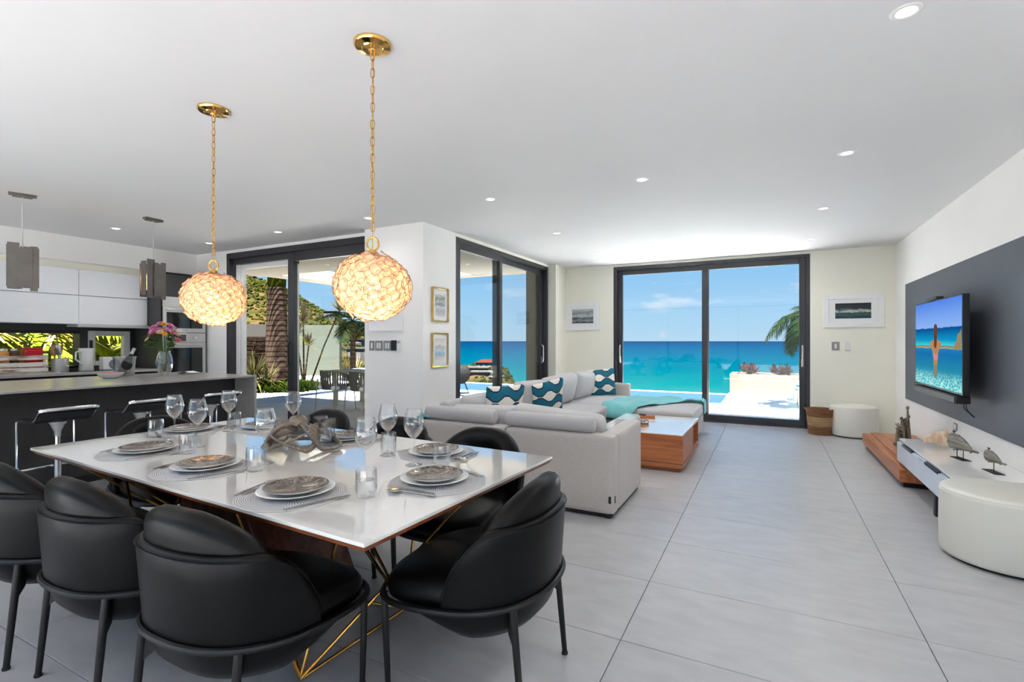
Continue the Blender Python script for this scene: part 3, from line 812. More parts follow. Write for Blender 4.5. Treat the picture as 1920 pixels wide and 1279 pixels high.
strap_plant('red_bromeliad', 'right of the two dark red leafy plants in the cream planter', 'plant', (.3, 14.4, .37), [(0, 0, .03, .34), (.14, .06, .08, .3), (-.14, .05, .1, .28)], 'red_leaf', 34, 'red plants in the planter', 12, False, .03, .25)
strap_plant('green_planter_shrub', 'small yellow green shrub at the right end of the planter', 'plant', (.85, 14.4, .37), [(0, 0, 0, .3)], 'fern', 40, None, 13, False, .03, .3)


def lounger(loc, label):
    t = thing('sun_lounger', label, 'sun lounger', loc, 0, 'sun loungers on the terrace')
    b = BM(); bx(b, (0, 0, .28), (1.9, .06, .35), .006); bx(b, (0, .56, .28), (1.9, .62, .35), .006); bx(b, (0, .06, .28), (.06, .56, .35), .006); obj('frame', b, 'cream_metal', t)
    for x in (.04, 1.8):
        for y in (.0, .55):
            b = BM(); bx(b, (x, y, -.0), (x + .06, y + .06, .28), .004); obj('leg', b, 'cream_metal', t)
    b = BM(); cush(b, (.95, .3, .04), .03, 6, (0, 0, .01), Matrix.Translation((.95, .31, .39))); obj('pad', b, 'teal', t)


lounger((.5, 11.55, -.03), 'teal padded lounger nearest the sea doors, mostly behind the frame')
lounger((.48, 12.65, -.03), 'teal padded lounger in front of the cream planter')

# barbecue
t = thing('kettle_barbecue', 'round black barbecue standing on the pool deck', 'barbecue', (-6.95, 10.55, -.03))
b = BM(); lathe(b, [(0, .25), (.16, .27), (.27, .38), (.3, .5), (.3, .51), (0, .51)], 28); obj('bowl', b, 'outdoor_black', t)
b = BM(); lathe(b, [(.305, .515), (.3, .58), (.24, .68), (.1, .74), (0, .745)], 28); obj('lid', b, 'outdoor_black', t)
for a in (.5, 2.6, 4.7):
    b = BM(); tube(b, [(.14 * math.cos(a), .14 * math.sin(a), .32), (.26 * math.cos(a), .26 * math.sin(a), 0)], .014, 8); obj('leg', b, 'outdoor_black', t)


# outdoor dining
def outdoor_chair(loc, rz, label):
    t = thing('rope_chair', label, 'chair', loc, rz, 'rope chairs around the outdoor table')
    for sx in (-1, 1):
        for (ty, fy, tz) in ((-.22, -.27, .62), (.24, .27, .44)):
            b = BM(); tube(b, [(sx * .24, ty, tz), (sx * .26, fy, 0)], .013, 6); obj('leg', b, 'cream_metal', t)
    def P_(a, z, k=1): return Vector((.29 * k * math.sin(a), -.27 * k * math.cos(a), z))
    b = BM(); tube(b, [P_(R(-112 + 224 * i / 20), .78 - .1 * abs(i / 10 - 1) ** 2) for i in range(21)], .014, 6); obj('top_rail', b, 'cream_metal', t)
    b = BM(); tube(b, [P_(2 * PI * i / 24, .42, .9) for i in range(24)], .012, 6, closed=True); obj('seat_rail', b, 'cream_metal', t)
    b = BM()
    for i in range(46):
        a = R(-108 + 216 * i / 45); k = .1 if i % 2 else -.1
        top = P_(a, .78 - .1 * abs(i / 22.5 - 1) ** 2); low = P_(a + k, .42, .9)
        tube(b, [top, (top + low) / 2 + P_(a + k / 2, 0) * .02, low], (.014), 4)
    o = obj('rope_weave', b, 'rope', t); o['kind'] = 'stuff'
    b = BM(); cush(b, (.24, .23, .045), .035, 6, (0, 0, .01), Matrix.Translation((0, .0, .455))); obj('seat_cushion', b, 'mount_white', t)
    return t


outdoor_chair((-7.45, 7.0, -.03), 0, 'grey rope chair with its back to the patio doors, left one')
outdoor_chair((-6.75, 7.05, -.03), -.1, 'grey rope chair with its back to us, half hidden by the column')
outdoor_chair((-7.4, 8.75, -.03), PI, 'grey rope chair across the outdoor table, facing the doors')
t = thing('outdoor_table', 'pale rectangular outdoor dining table between rope chairs', 'table', (-6.9, 7.85, -.03))
b = BM(); bx(b, (-1.15, -.45, .70), (1.15, .45, .74), .006); obj('tabletop', b, 'cream_metal', t)
for sx in (-1, 1):
    for sy in (-1, 1):
        b = BM(); bx(b, (sx * 1.05 - .04, sy * .38 - .04, 0), (sx * 1.05 + .04, sy * .38 + .04, .70), .004); obj('leg', b, 'cream_metal', t)

# yellow green palms behind the kitchen window
for i, (x, y, h_, sd) in enumerate(((-10.4, 2.9, 1.75, 21), (-10.9, 4.0, 1.6, 22), (-10.6, 5.3, 1.5, 23), (-10.8, 1.6, 1.7, 24), (-11.6, 3.2, 2.2, 25))):
    palm('garden_palm', ['yellow green palm clump behind the crate at the kitchen window', 'yellow green palm clump behind the utensil pot', 'yellow green palm clump behind the tilt window', 'yellow green palm clump at the far left of the kitchen window', 'yellow green palm clump farthest back outside the kitchen window'][i],
         (x, y, -.3), h_, .06, 20, 1.35, .95, 'palm_bright', .55, .06, 22, (5, 65), seed=sd, group='palms outside the kitchen window')
strap_plant('dry_palm_fronds', 'pale dry palm fronds hanging outside the kitchen window', 'plant', (-9.35, 2.75, .9), [(0, 0, .5, .8), (-.2, -.5, .6, .8), (-.3, .8, .5, .7)], 'palm_dry', 40, None, 31, False, .02, .5)
t = box_obj('side_boundary_wall', (-13.6, -1.5, -.3), (-13.3, 6.2, 1.9), 'boundary_stone', bev=0); tag(t, 'reddish stone boundary wall behind the kitchen window palms', 'wall', kind='structure')
t = box_obj('side_garden_ground', (-13.3, -1.5, -.4), (-8.5, 4.85, -.28), pm('dry_grass', (150, 140, 70), .95, rgb2=(104, 110, 46), scale=3), bev=0); tag(t, 'dry grass strip outside the kitchen window', 'ground', kind='structure')

# ------------------------------------------------------------------ kitchen
t = thing('kitchen_island', 'long dark kitchen island with thin grey top and waterfall end', 'kitchen island', (-5.95, 1.0, 0))
b = BM(); bx(b, (-6.62, -.9, .90), (-5.2, 3.72, .92), .002); obj('worktop', b, 'counter', t)
b = BM(); bx(b, (-6.62, 3.69, 0), (-5.2, 3.72, .90), .002); obj('waterfall_end', b, 'counter', t)
b = BM(); bx(b, (-6.58, -.9, .08), (-5.55, 3.69, .90), .001); obj('front_panel', b, 'island_dark', t)
b = BM(); bx(b, (-6.5, -.9, 0), (-5.6, 3.69, .08)); obj('plinth', b, 'black', t, 0)
settle(t, (-5.95, 1.0, 0))

ys = [-1.45, -.29, .61, 1.455, 2.305, 3.155, 3.955]
for i, (ya, yb) in enumerate(zip(ys[-3:], ys[-2:])):
    for k, (za, zb) in enumerate(((1.905, 2.24), (1.53, 1.90))):
        lab = ['white wall cabinet, %s row, left of the vertical seam', 'white wall cabinet, %s row, above the cooker hood'][i] % ('upper', 'lower')[k]
        t = thing('wall_cabinet', lab, 'cabinet', (-8.1, (ya + yb) / 2, za), 0, 'white wall cabinets')
        b = BM(); bx(b, (-8.3, ya, za), (-7.955, yb, zb)); obj('body', b, 'white_cab', t, 0)
        b = BM(); bx(b, (-7.953, ya + .0025, za + .002), (-7.935, yb - .0025, zb - .002), .0015); obj('door', b, 'white_cab', t)
        settle(t, (-8.1, (ya + yb) / 2, za))
bc = [(-1.2, -.2), (-.2, .8), (.8, 1.7), (1.7, 2.53), (2.53, 3.22), (3.22, 3.95)]
bl = ['dark base cabinet under the worktop, first from the rear wall', 'dark base cabinet under the worktop, second from the rear wall', 'dark base cabinet under the worktop, out of view left of the crate', 'dark base cabinet below the whitewashed crate', 'dark base cabinet below the utensil pot', 'dark base cabinet next to the oven tower']
for (ya, yb), lb in list(zip(bc, bl))[3:]:
    t = thing('base_cabinet', lb, 'cabinet', (-7.95, (ya + yb) / 2, 0), 0, 'dark base cabinets')
    b = BM(); bx(b, (-8.28, ya, .1), (-7.665, yb, .885)); bx(b, (-8.28, ya, 0), (-7.72, yb, .1)); obj('body', b, 'black', t, 0)
    b = BM(); bx(b, (-7.663, ya + .002, .1), (-7.645, yb - .002, .86), .0015); obj('door', b, 'dark_cab', t)
    settle(t, (-7.95, (ya + yb) / 2, 0))
t = box_obj('kitchen_worktop', (-8.29, 1.7, .887), (-7.625, 3.95, .92), 'counter', bev=.002); tag(t, 'grey worktop along the window under the white cabinets', 'worktop')
t = box_obj('cooktop', (-8.15, 2.95, .921), (-7.72, 3.6, .926), 'black_glass', bev=.001); tag(t, 'black glass cooktop flush on the window worktop', 'cooktop')
t = thing('cooker_hood', 'slim pull out steel cooker hood under the white cabinets', 'cooker hood', (-8.1, 3.5, 1.49))
b = BM(); bx(b, (-8.28, 3.16, 1.498), (-7.9, 3.95, 1.529), .003); obj('body', b, 'steel', t)
b = BM(); bx(b, (-7.9, 3.12, 1.488), (-7.87, 3.95, 1.527), .003); obj('front_strip', b, 'steel', t)
settle(t, (-8.1, 3.5, 1.488))

t = thing('oven_tower', 'dark tall kitchen cabinet holding the built in ovens', 'cabinet', (-7.95, 4.28, 0))
Y0, Y1 = 3.958, 4.615
b = BM(); bx(b, (-8.29, Y0, 0), (-7.63, Y0 + .02, 2.27)); bx(b, (-8.29, Y1 - .02, 0), (-7.63, Y1, 2.27)); bx(b, (-8.29, Y0 + .02, 0), (-8.25, Y1 - .02, 2.27)); bx(b, (-8.25, Y0 + .02, 2.25), (-7.63, Y1 - .02, 2.27)); bx(b, (-8.25, Y0 + .02, .60), (-7.63, Y1 - .02, .66)); bx(b, (-8.25, Y0 + .02, 1.945), (-7.63, Y1 - .02, 1.96))
obj('carcass', b, 'dark_cab', t, 0)
b = BM(); bx(b, (-7.628, Y0 + .002, 1.955), (-7.61, Y1 - .002, 2.268), .0015); obj('upper_door', b, 'dark_cab', t)
b = BM(); bx(b, (-7.628, Y0 + .002, .1), (-7.61, Y1 - .002, .655), .0015); obj('lower_door', b, 'dark_cab', t)
b = BM(); bx(b, (-7.628, Y0 + .03, 1.80), (-7.612, Y1 - .03, 1.945), .0015); obj('filler_strip', b, 'steel', t)
settle(t, (-7.95, 4.28, 0))


def flat_text(name, s, size, loc, rot, mat, parent=None, ext=.0005):
    cu = bpy.data.curves.new(name, 'FONT'); cu.body = s; cu.size = size; cu.extrude = ext; cu.align_x = 'CENTER'; cu.align_y = 'CENTER'; cu.resolution_u = 3
    o = bpy.data.objects.new(name, cu); C.objects.link(o)
    me = bpy.data.meshes.new_from_object(o); bpy.data.objects.remove(o); me.materials.clear(); me.materials.append(M[mat])
    me.transform(Matrix.Translation(loc) @ Euler(rot).to_matrix().to_4x4())
    o = bpy.data.objects.new(name, me); C.objects.link(o)
    if parent: o.parent = parent
    return o


def oven(name, label, z0, z1, ctrl, base):
    """Built-in appliance whose front faces +X at x = -7.61."""
    t = thing(name, label, 'oven', base)
    xf = -7.612; a, c = Y0 + .03, Y1 - .03
    b = BM(); bx(b, (-8.2, a + .01, z0 + .005), (xf - .012, c - .01, z1 - .005)); obj('body', b, 'black', t, 0)
    zd = z1
    if ctrl:
        b = BM(); bx(b, (xf - .012, a, z1 - ctrl), (xf + .012, c, z1 - .002), .003); p = obj('control_panel', b, 'steel', t); zd = z1 - ctrl - .004
        b = BM(); bx(b, (xf + .011, 4.13, z1 - ctrl + .02), (xf + .014, 4.3, z1 - .025), .001); obj('display', b, 'black_glass', p)
        for yy in (4.42,):
            b = BM(); lathe(b, [(0, 0), (.026, 0), (.025, .02), (.022, .026), (0, .026)], 20, M4=Matrix.Translation((xf + .012, yy, z1 - ctrl / 2)) @ Matrix.Rotation(PI / 2, 4, 'Y')); obj('knob', b, 'chrome', p)
    b = BM()
    for lo, hi in (((xf - .012, a, zd - .075), (xf + .014, c, zd)), ((xf - .012, a, z0), (xf + .014, c, z0 + .06)), ((xf - .012, a, z0 + .06), (xf + .014, a + .045, zd - .075)), ((xf - .012, c - .045, z0 + .06), (xf + .014, c, zd - .075))): bx(b, lo, hi, .002)
    d = obj('door', b, 'steel', t)
    b = BM(); bx(b, (xf - .01, a + .04, z0 + .055), (xf + .008, c - .04, zd - .07)); obj('glass_window', b, 'black_glass', d, 0)
    b = BM(); tube(b, [(xf + .012, a + .04, zd - .035), (xf + .045, a + .04, zd - .035), (xf + .05, a + .06, zd - .035), (xf + .05, c - .06, zd - .035), (xf + .045, c - .04, zd - .035), (xf + .012, c - .04, zd - .035)], .010, 8); obj('handle', b, 'steel', d)
    if not ctrl: flat_text('logo_text', 'BOSCH', .022, (xf + .0145, (a + c) / 2, z0 + .03), (PI / 2, 0, PI / 2), 'black', d)
    settle(t, base)
    return t


oven('microwave_oven', 'steel built in microwave with black window above the oven', 1.435, 1.797, 0, (-7.9, 4.28, 1.435))
oven('oven', 'steel built in oven with display, knob and large black window', .70, 1.43, .14, (-7.9, 4.28, .70))


# bar stools
def bar_stool(loc, label, first=None):
    if first: return dup(first, loc, 0, label)
    t = thing('bar_stool', label, 'bar stool', loc, 0, 'chrome bar stools along the island')
    prof = [(-.17, .70), (.02, .70), (.08, .706), (.125, .728), (.16, .762), (.19, .785), (.205, .79)]
    W2 = .18
    b = BM()
    L1 = [(x, -W2, z) for x, z in prof]; L2 = [(x, W2, z) for x, z in prof]
    pts = [(-.2, -W2 + .02, .30), (-.2, -W2, .33), (-.2, -W2, .67), (-.195, -W2, .69)] + L1 + [(.215, -W2 + .012, .792), (.22, -W2 + .05, .794), (.22, W2 - .05, .794), (.215, W2 - .012, .792)] + L2[::-1] + [(-.195, W2, .69), (-.2, W2, .67), (-.2, W2, .33), (-.2, W2 - .02, .30)]
    tube(b, pts, (.009, .013), 8, closed=True); obj('frame_loop', b, 'chrome', t)
    b = BM()
    fine = []
    for i in range(len(prof) - 1):
        for k in range(4):
            s = k / 4; fine.append((prof[i][0] * (1 - s) + prof[i + 1][0] * s, prof[i][1] * (1 - s) + prof[i + 1][1] * s))
    fine.append(prof[-1])
    for (xa, za), (xb, zb) in zip(fine, fine[1:]):
        v = [b.verts.new(c) for c in ((xa, -W2 + .008, za + .006), (xa, W2 - .008, za + .006), (xb, W2 - .008, zb + .006), (xb, -W2 + .008, zb + .006))]
        u = [b.verts.new(c.co - Vector((0, 0, .026))) for c in v]
        b.faces.new(v); b.faces.new(u[::-1]); b.faces.new((v[0], v[3], u[3], u[0])); b.faces.new((v[1], u[1], u[2], v[2]))
    bmesh.ops.remove_doubles(b, verts=b.verts, dist=1e-5); obj('seat', b, 'black', t)
    b = BM(); lathe(b, [(.02, .56), (.022, .60), (.05, .665), (.055, .678), (0, .678)], 20); bx(b, (-.1, -.012, .672), (.12, .012, .684), .002); obj('seat_support', b, 'steel', t)
    b = BM(); lathe(b, [(0, .02), (.0245, .02), (.0245, .45), (.0185, .452), (.0185, .6), (0, .6)], 20); obj('post', b, 'chrome', t)
    b = BM(); lathe(b, [(0, 0), (.19, 0), (.19, .006), (.05, .014), (.03, .03), (0, .03)], 32); obj('base', b, 'chrome', t)
    b = BM(); bx(b, (-.2, -.016, .294), (.0, .016, .304), .002); obj('footrest_bracket', b, 'chrome', t)
    return t


st = bar_stool((-4.97, 1.84, 0), 'chrome bar stool at the left, above the left corner of the table')
for y, l in ((2.42, 'second chrome bar stool from the left, behind the end dining chair'), (3.05, 'chrome bar stool nearest the waterfall end, behind wine glasses'), (1.24, 'chrome bar stool at the left picture edge, almost out of view')): bar_stool((-4.97, y, 0), l, st)

# things on the window worktop
t = thing('crate', 'whitewashed slatted crate of jars on the window worktop', 'crate', (-8.02, 2.6, .92))
for k in range(3):
    for sx in (-1, 1):
        b = BM(); bx(b, (sx * .115 - .007, -.235, .015 + .07 * k), (sx * .115 + .007, .235, .068 + .07 * k), .003)
        for v in b.verts: v.co.z += .008 * math.sin(v.co.y * 14 + k * 2)
        obj('slat', b, 'crate', t)
    for sy in (-1, 1):
        b = BM(); bx(b, (-.108, sy * .225 - .007, .015 + .07 * k), (.108, sy * .225 + .007, .068 + .07 * k), .003); obj('slat', b, 'crate', t)
b = BM(); bx(b, (-.108, -.218, 0), (.108, .218, .012)); obj('bottom', b, 'crate', t)
for sx in (-1, 1):
    for sy in (-1, 1):
        b = BM(); bx(b, (sx * .1 - .012, sy * .21 - .012, .005), (sx * .1 + .012, sy * .21 + .012, .225), .002); obj('corner_post', b, 'crate', t)
for (y, z, m, l, c) in ((2.47, .09, 'gold_food', 'round amber jar standing in the whitewashed crate', 'jar'), (2.56, .1, 'walnut', 'dark lidded jar standing in the whitewashed crate', 'jar')):
    t = thing('jar', l, c, (-8.02, y, .933)); b = BM(); lathe(b, [(0, 0), (.045, 0), (.047, .02), (.047, .24), (.03, .26), (0, .26)], 18); obj('body', b, m, t); b = BM(); lathe(b, [(.034, .26), (.034, .285), (0, .287)], 18); obj('lid', b, 'steel', t)
t = thing('red_tin', 'red rectangular tin sticking out of the whitewashed crate', 'tin', (-8.02, 2.72, .933)); b = BM(); bx(b, (-.06, -.085, 0), (.06, .085, .275), .012, 3); obj('body', b, 'red', t); b = BM(); bx(b, (-.062, -.087, .276), (.062, .087, .296), .006); obj('lid', b, 'red', t)
t = thing('utensil_pot', 'round steel pot holding kitchen utensils on the worktop', 'pot', (-7.98, 2.98, .92)); b = BM(); lathe(b, [(0, 0), (.082, 0), (.085, .01), (.085, .17), (.081, .17), (.081, .012), (0, .012)], 28); obj('body', b, 'steel', t)


def utensil(name, label, loc, lean, az, kind, mat):
    t = thing(name, label, 'utensil', loc); t.rotation_euler = Euler((R(lean), 0, az), 'XYZ')
    b = BM(); tube(b, [(0, 0, 0), (0, 0, .22)], [.008, .010], 8); obj('handle', b, mat, t)
    b = BM()
    if kind == 'spoon': cush(b, (.034, .009, .055), .008, 6, (0, .006, 0), Matrix.Translation((0, 0, .27)))
    elif kind == 'slot':
        for i in range(-2, 3): bx(b, (i * .015 - .005, -.003, .22), (i * .015 + .005, .003, .33), .002)
        bx(b, (-.035, -.003, .325), (.035, .003, .335), .002); bx(b, (-.035, -.003, .215), (.035, .003, .228), .002)
    else: cush(b, (.036, .006, .045), .005, 5, (0, .002, 0), Matrix.Translation((0, 0, .255)))
    obj('head', b, mat, t)


utensil('wooden_spoon', 'wooden spoon leaning left out of the steel pot', (-8.0, 2.955, .935), 20, PI / 2 + PI / 2 + PI / 2, 'spoon', 'wood_spoon')
utensil('slotted_spoon', 'brown slotted spoon at the middle of the steel pot', (-8.02, 2.965, .935), 9, PI, 'slot', 'wood_spoon')
utensil('whisk_server', 'white slotted server in the steel pot', (-7.95, 2.99, .935), 9, .3, 'slot', 'white_plastic')
utensil('grey_spatula', 'grey silicone spatula leaning right out of the steel pot', (-7.97, 3.02, .935), 18, .1, 'spatula', 'grey_silicone')
t = thing('water_jug', 'tall white jug with curved handle on the worktop', 'jug', (-7.95, 3.24, .926)); b = BM(); lathe(b, [(0, 0), (.075, 0), (.08, .01), (.07, .15), (.085, .29), (.082, .29), (.066, .15), (.072, .012), (0, .012)], 26); obj('body', b, 'porcelain', t); b = BM(); tube(b, [(.05, -.07, .26), (.05, -.13, .24), (.05, -.135, .15), (.045, -.06, .08)], .010, 8); obj('handle', b, 'porcelain', t)
t = thing('white_speaker_box', 'small white box with round grey disc on its front', 'box', (-7.9, 3.5, .926)); b = BM(); bx(b, (-.06, -.12, 0), (.06, .12, .17), .01); obj('body', b, 'white_plastic', t); b = BM(); lathe(b, [(0, .01), (.062, .01), (.068, 0)], 28, M4=Matrix.Translation((.06, .01, .075)) @ Matrix.Rotation(PI / 2, 4, 'Y')); obj('disc', b, 'grey_silicone', t)

# things on the island
IZ = .92
t = thing('ice_bucket', 'clear plastic ice bucket with spout holding a bottle', 'ice bucket', (-6.38, 2.95, IZ)); b = BM(); lathe(b, [(0, .004), (.085, .004), (.09, .01), (.105, .2), (.115, .215), (.112, .217), (.1, .2), (.085, .014), (0, .012)], 30); obj('body', b, M.setdefault('frosted', thin_glass('frosted_acrylic', (.86, .87, .9), .14, 1.2, .5, .25)), t)
b = BM(); lathe(b, [(0, .012), (.05, .008), (.056, 0)], 24, M4=Matrix.Translation((.092, -.02, .125)) @ Matrix.Rotation(R(84), 4, 'Y')); obj('badge', b, 'black', t)
t = thing('wine_bottle', 'dark champagne bottle leaning in the clear ice bucket', 'bottle', (-6.4, 2.92, .94)); t.rotation_euler = (R(-24), R(4), 0)
b = BM(); lathe(b, [(0, 0), (.04, 0), (.042, .01), (.042, .15), (.03, .2), (.016, .24), (.0145, .3), (.016, .302), (.016, .315), (0, .315)], 24); obj('glass_body', b, 'black_glass', t)
b = BM(); lathe(b, [(.0165, .245), (.0165, .316), (0, .318)], 20); obj('foil', b, 'steel', t)
t = thing('fruit_bowl', 'white bowl with red inside on the island top', 'bowl', (-6.12, 2.70, IZ)); b = BM(); lathe(b, [(0, 0), (.05, 0), (.09, .018), (.118, .055), (.115, .057), (.112, .055)], 32); obj('outside', b, 'porcelain', t); b = BM(); lathe(b, [(.112, .055), (.085, .024), (.045, .01), (0, .009)], 32); obj('inside', b, 'red', t)
t = thing('papers', 'folded white leaflet lying on the island beside the vase', 'leaflet', (-6.15, 3.5, IZ)); t.rotation_euler = (0, 0, .5)
b = BM(); grid(b, lambda u, v: Vector((-.1 + .2 * u, -.075 + .15 * v, .004 + .022 * math.sin(PI * u) ** 2 + .01 * u)), 12, 4); grid(b, lambda u, v: Vector((-.1 + .2 * u, -.075 + .15 * v, .001 + .019 * math.sin(PI * u) ** 2 + .006 * u)), 12, 4, flip=True); obj('sheet', b, 'mount_white', t)
t = thing('glass_vase', 'clear oval glass vase of water on the island', 'vase', (-6.13, 3.23, IZ))
b = BM(); lathe(b, [(0, .006), (.045, .003), (.05, .008), (.075, .07), (.084, .14), (.074, .21), (.054, .262), (.058, .275), (.055, .275), (.051, .262), (.07, .21), (.08, .14), (.071, .07), (.045, .014), (0, .014)], 32); obj('glass_body', b, 'glass_thick', t)
b = BM(); lathe(b, [(0, .015), (.044, .0155), (.069, .07), (.077, .125), (0, .125)], 28); obj('water', b, 'glass', t)
t = thing('flower_bouquet', 'mixed bouquet of pink and yellow flowers in the glass vase', 'flowers', (-6.13, 3.23, .94))
r5 = random.Random(5)
M['fl_pink'] = leaf_mat('pink_petal', (226, 128, 190), (244, 186, 222), .3); M['fl_yel'] = leaf_mat('yellow_petal', (244, 172, 24), (250, 206, 60), .3)
M['fl_cream'] = leaf_mat('cream_petal', (240, 226, 190), (226, 206, 150), .3); M['fl_rose'] = leaf_mat('rose_petal', (226, 110, 130), (240, 160, 170), .3)


def flower_bm(r, layers=3, np_=6):
    b = BM()
    for k in range(layers):
        for i in range(np_):
            a = 2 * PI * (i + .5 * k) / np_; el = .35 + .35 * k; l_ = r * (1 - .2 * k)
            d = Vector((math.cos(a) * math.cos(el), math.sin(a) * math.cos(el), math.sin(el))); sd = Vector((-math.sin(a), math.cos(a), 0)) * r * .42
            vs = [b.verts.new(c) for c in (Vector((0, 0, 0)), d * l_ * .6 + sd, d * l_ * 1.05 + Vector((0, 0, -.1 * r)), d * l_ * .6 - sd)]
            b.faces.new(vs)
    return b


fls = {k: None for k in ('fl_pink', 'fl_yel', 'fl_cream', 'fl_rose')}
for i in range(30):
    a = i * 2.399; q = math.sqrt((i + .5) / 30); el = (1 - q * .8)
    p = Vector((.155 * q * math.cos(a), .155 * q * math.sin(a), .36 + .19 * math.sqrt(max(0, 1 - q * q)) + r5.uniform(-.03, .03)))
    k = r5.choice(['fl_pink', 'fl_pink', 'fl_rose', 'fl_yel', 'fl_yel', 'fl_cream', 'fl_cream'])
    if fls[k] is None: fls[k] = f = obj('flower', flower_bm(.042), k, t, 0)
    else: f = dup(fls[k])
    f.location = p; f.rotation_euler = Vector((p.x, p.y, .12)).to_track_quat('Z', 'Y').to_euler(); s = r5.uniform(.8, 1.2); f.scale = (s, s, s)
    b = BM(); tube(b, [(p.x * .1, p.y * .1, .02), (p.x * .25, p.y * .25, .25), p], .003, 5); obj('flower_stem', b, 'leaf', t)
lf = None
for i in range(34):
    a = i * 2.1; q = r5.uniform(.04, .15); z = r5.uniform(.27, .47)
    if lf is None:
        b = BM(); grid(b, lambda u, v: Vector(((v - .5) * .05 * math.sin(PI * min(.97, u + .08)), .1 * u, -.03 * u * u + .008 * abs(v - .5))), 6, 3); lf = f = obj('leaf', b, 'leaf', t)
    else: f = dup(lf)
    f.location = (q * .7 * math.cos(a), q * .7 * math.sin(a), z); f.rotation_euler = (r5.uniform(-.4, .7), r5.uniform(-.5, .5), a - PI / 2)


# kitchen pendants
def kitchen_pendant(loc, label, first=None, rz=0):
    if first: return dup(first, loc, rz, label)
    t = thing('slab_pendant', label, 'pendant lamp', loc, rz, 'metal slab pendants over the island')
    b = BM(); bx(b, (-.035, -.125, -.022), (.035, .125, 0), .002); bx(b, (-.05, -.09, -.03), (.05, .09, -.022), .002); obj('ceiling_plate', b, 'steel_dark', t)
    b = BM(); tube(b, [(0, 0, -.028), (0, 0, -.86)], .0065, 10); obj('rod', b, 'steel', t)
    for (lo, hi) in (((.075, -.045, -.852), (.083, .085, -.50)), ((.060, -.135, -.872), (.068, -.028, -.455)), ((.060, .065, -.885), (.068, .135, -.478)),
                     ((-.083, -.13, -.86), (-.075, -.0, -.5)), ((-.068, -.02, -.85), (-.06, .13, -.47)), ((-.04, -.142, -.845), (.05, -.134, -.475)), ((-.05, .138, -.85), (.045, .146, -.49))):
        b = BM(); bx(b, lo, hi, .001); obj('slab', b, 'steel_dark', t)
    b = BM(); bx(b, (-.06, -.12, -.80), (.06, .12, -.79)); obj('lamp_tray', b, 'steel_dark', t)
    for y in (-.08, .08):
        b = BM(); lathe(b, [(0, -.79), (.011, -.79), (.011, -.73), (.013, -.715), (.009, -.68), (0, -.66)], 12, loc=(0, y, 0)); obj('candle_bulb', b, 'candle', t)
    for o in t.children:
        for v in o.data.vertices: v.co.y *= .74; v.co.x *= .85
    l = bpy.data.lights.new('pendant_lamp', 'POINT'); l.energy = .8; l.color = (1, .72, .42); l.shadow_soft_size = .03
    o = bpy.data.objects.new('pendant_lamp', l); C.objects.link(o); o.parent = t; o.location = (0, 0, -.64)
    return t


kp = kitchen_pendant((-6.04, 1.985, H), 'left metal slab pendant over the kitchen island', rz=-.30)
kitchen_pendant((-5.985, 3.04, H), 'right metal slab pendant over the island, nearer the ovens', kp, rz=.12)


# ------------------------------------------------------------------ globe pendants
def petal_mat():
    m, nt, o, N, L = nm('capiz_petal')
    d = N('ShaderNodeBsdfPrincipled'); d.inputs['Roughness'].default_value = .35
    t = N('ShaderNodeBsdfTranslucent'); mx = N('ShaderNodeMixShader'); mx.inputs[0].default_value = .5
    tc = N('ShaderNodeTexCoord'); no = N('ShaderNodeTexNoise'); no.inputs['Scale'].default_value = 40; L(tc.outputs['Object'], no.inputs[0])
    rp = N('ShaderNodeValToRGB'); L(no.outputs['Fac'], rp.inputs[0]); rp.color_ramp.elements[0].color = lin((236, 202, 184)); rp.color_ramp.elements[1].color = lin((250, 230, 212))
    L(rp.outputs[0], d.inputs['Base Color']); L(rp.outputs[0], t.inputs[0])
    tr = N('ShaderNodeBsdfTransparent'); m2 = N('ShaderNodeMixShader'); m2.inputs[0].default_value = .12
    L(d.outputs[0], mx.inputs[1]); L(t.outputs[0], mx.inputs[2]); L(mx.outputs[0], m2.inputs[1]); L(tr.outputs[0], m2.inputs[2]); L(m2.outputs[0], o.inputs[0])
    return m


M['petal'] = petal_mat(); M['wire'] = pm('bronze_wire', (120, 84, 44), .4, .6)
petal_me = []
for k in range(4):
    rk = random.Random(k); b = BM(); n = 7
    rad = [.029 * rk.uniform(.85, 1.15) for _ in range(n)]
    rim = [Vector((rad[i] * math.cos(2 * PI * i / n), rad[i] * math.sin(2 * PI * i / n), .0045 * math.sin(i * 2.3))) for i in range(n)]
    cv = b.verts.new((0, 0, -.004)); rv = [b.verts.new(p) for p in rim]
    for i in range(n): b.faces.new((cv, rv[i], rv[(i + 1) % n]))
    tube(b, rim, .0011, 3, closed=True, mi=1)
    o = obj('petal', b, ['petal', 'wire'], None, 0, recalc=False); petal_me.append(o)


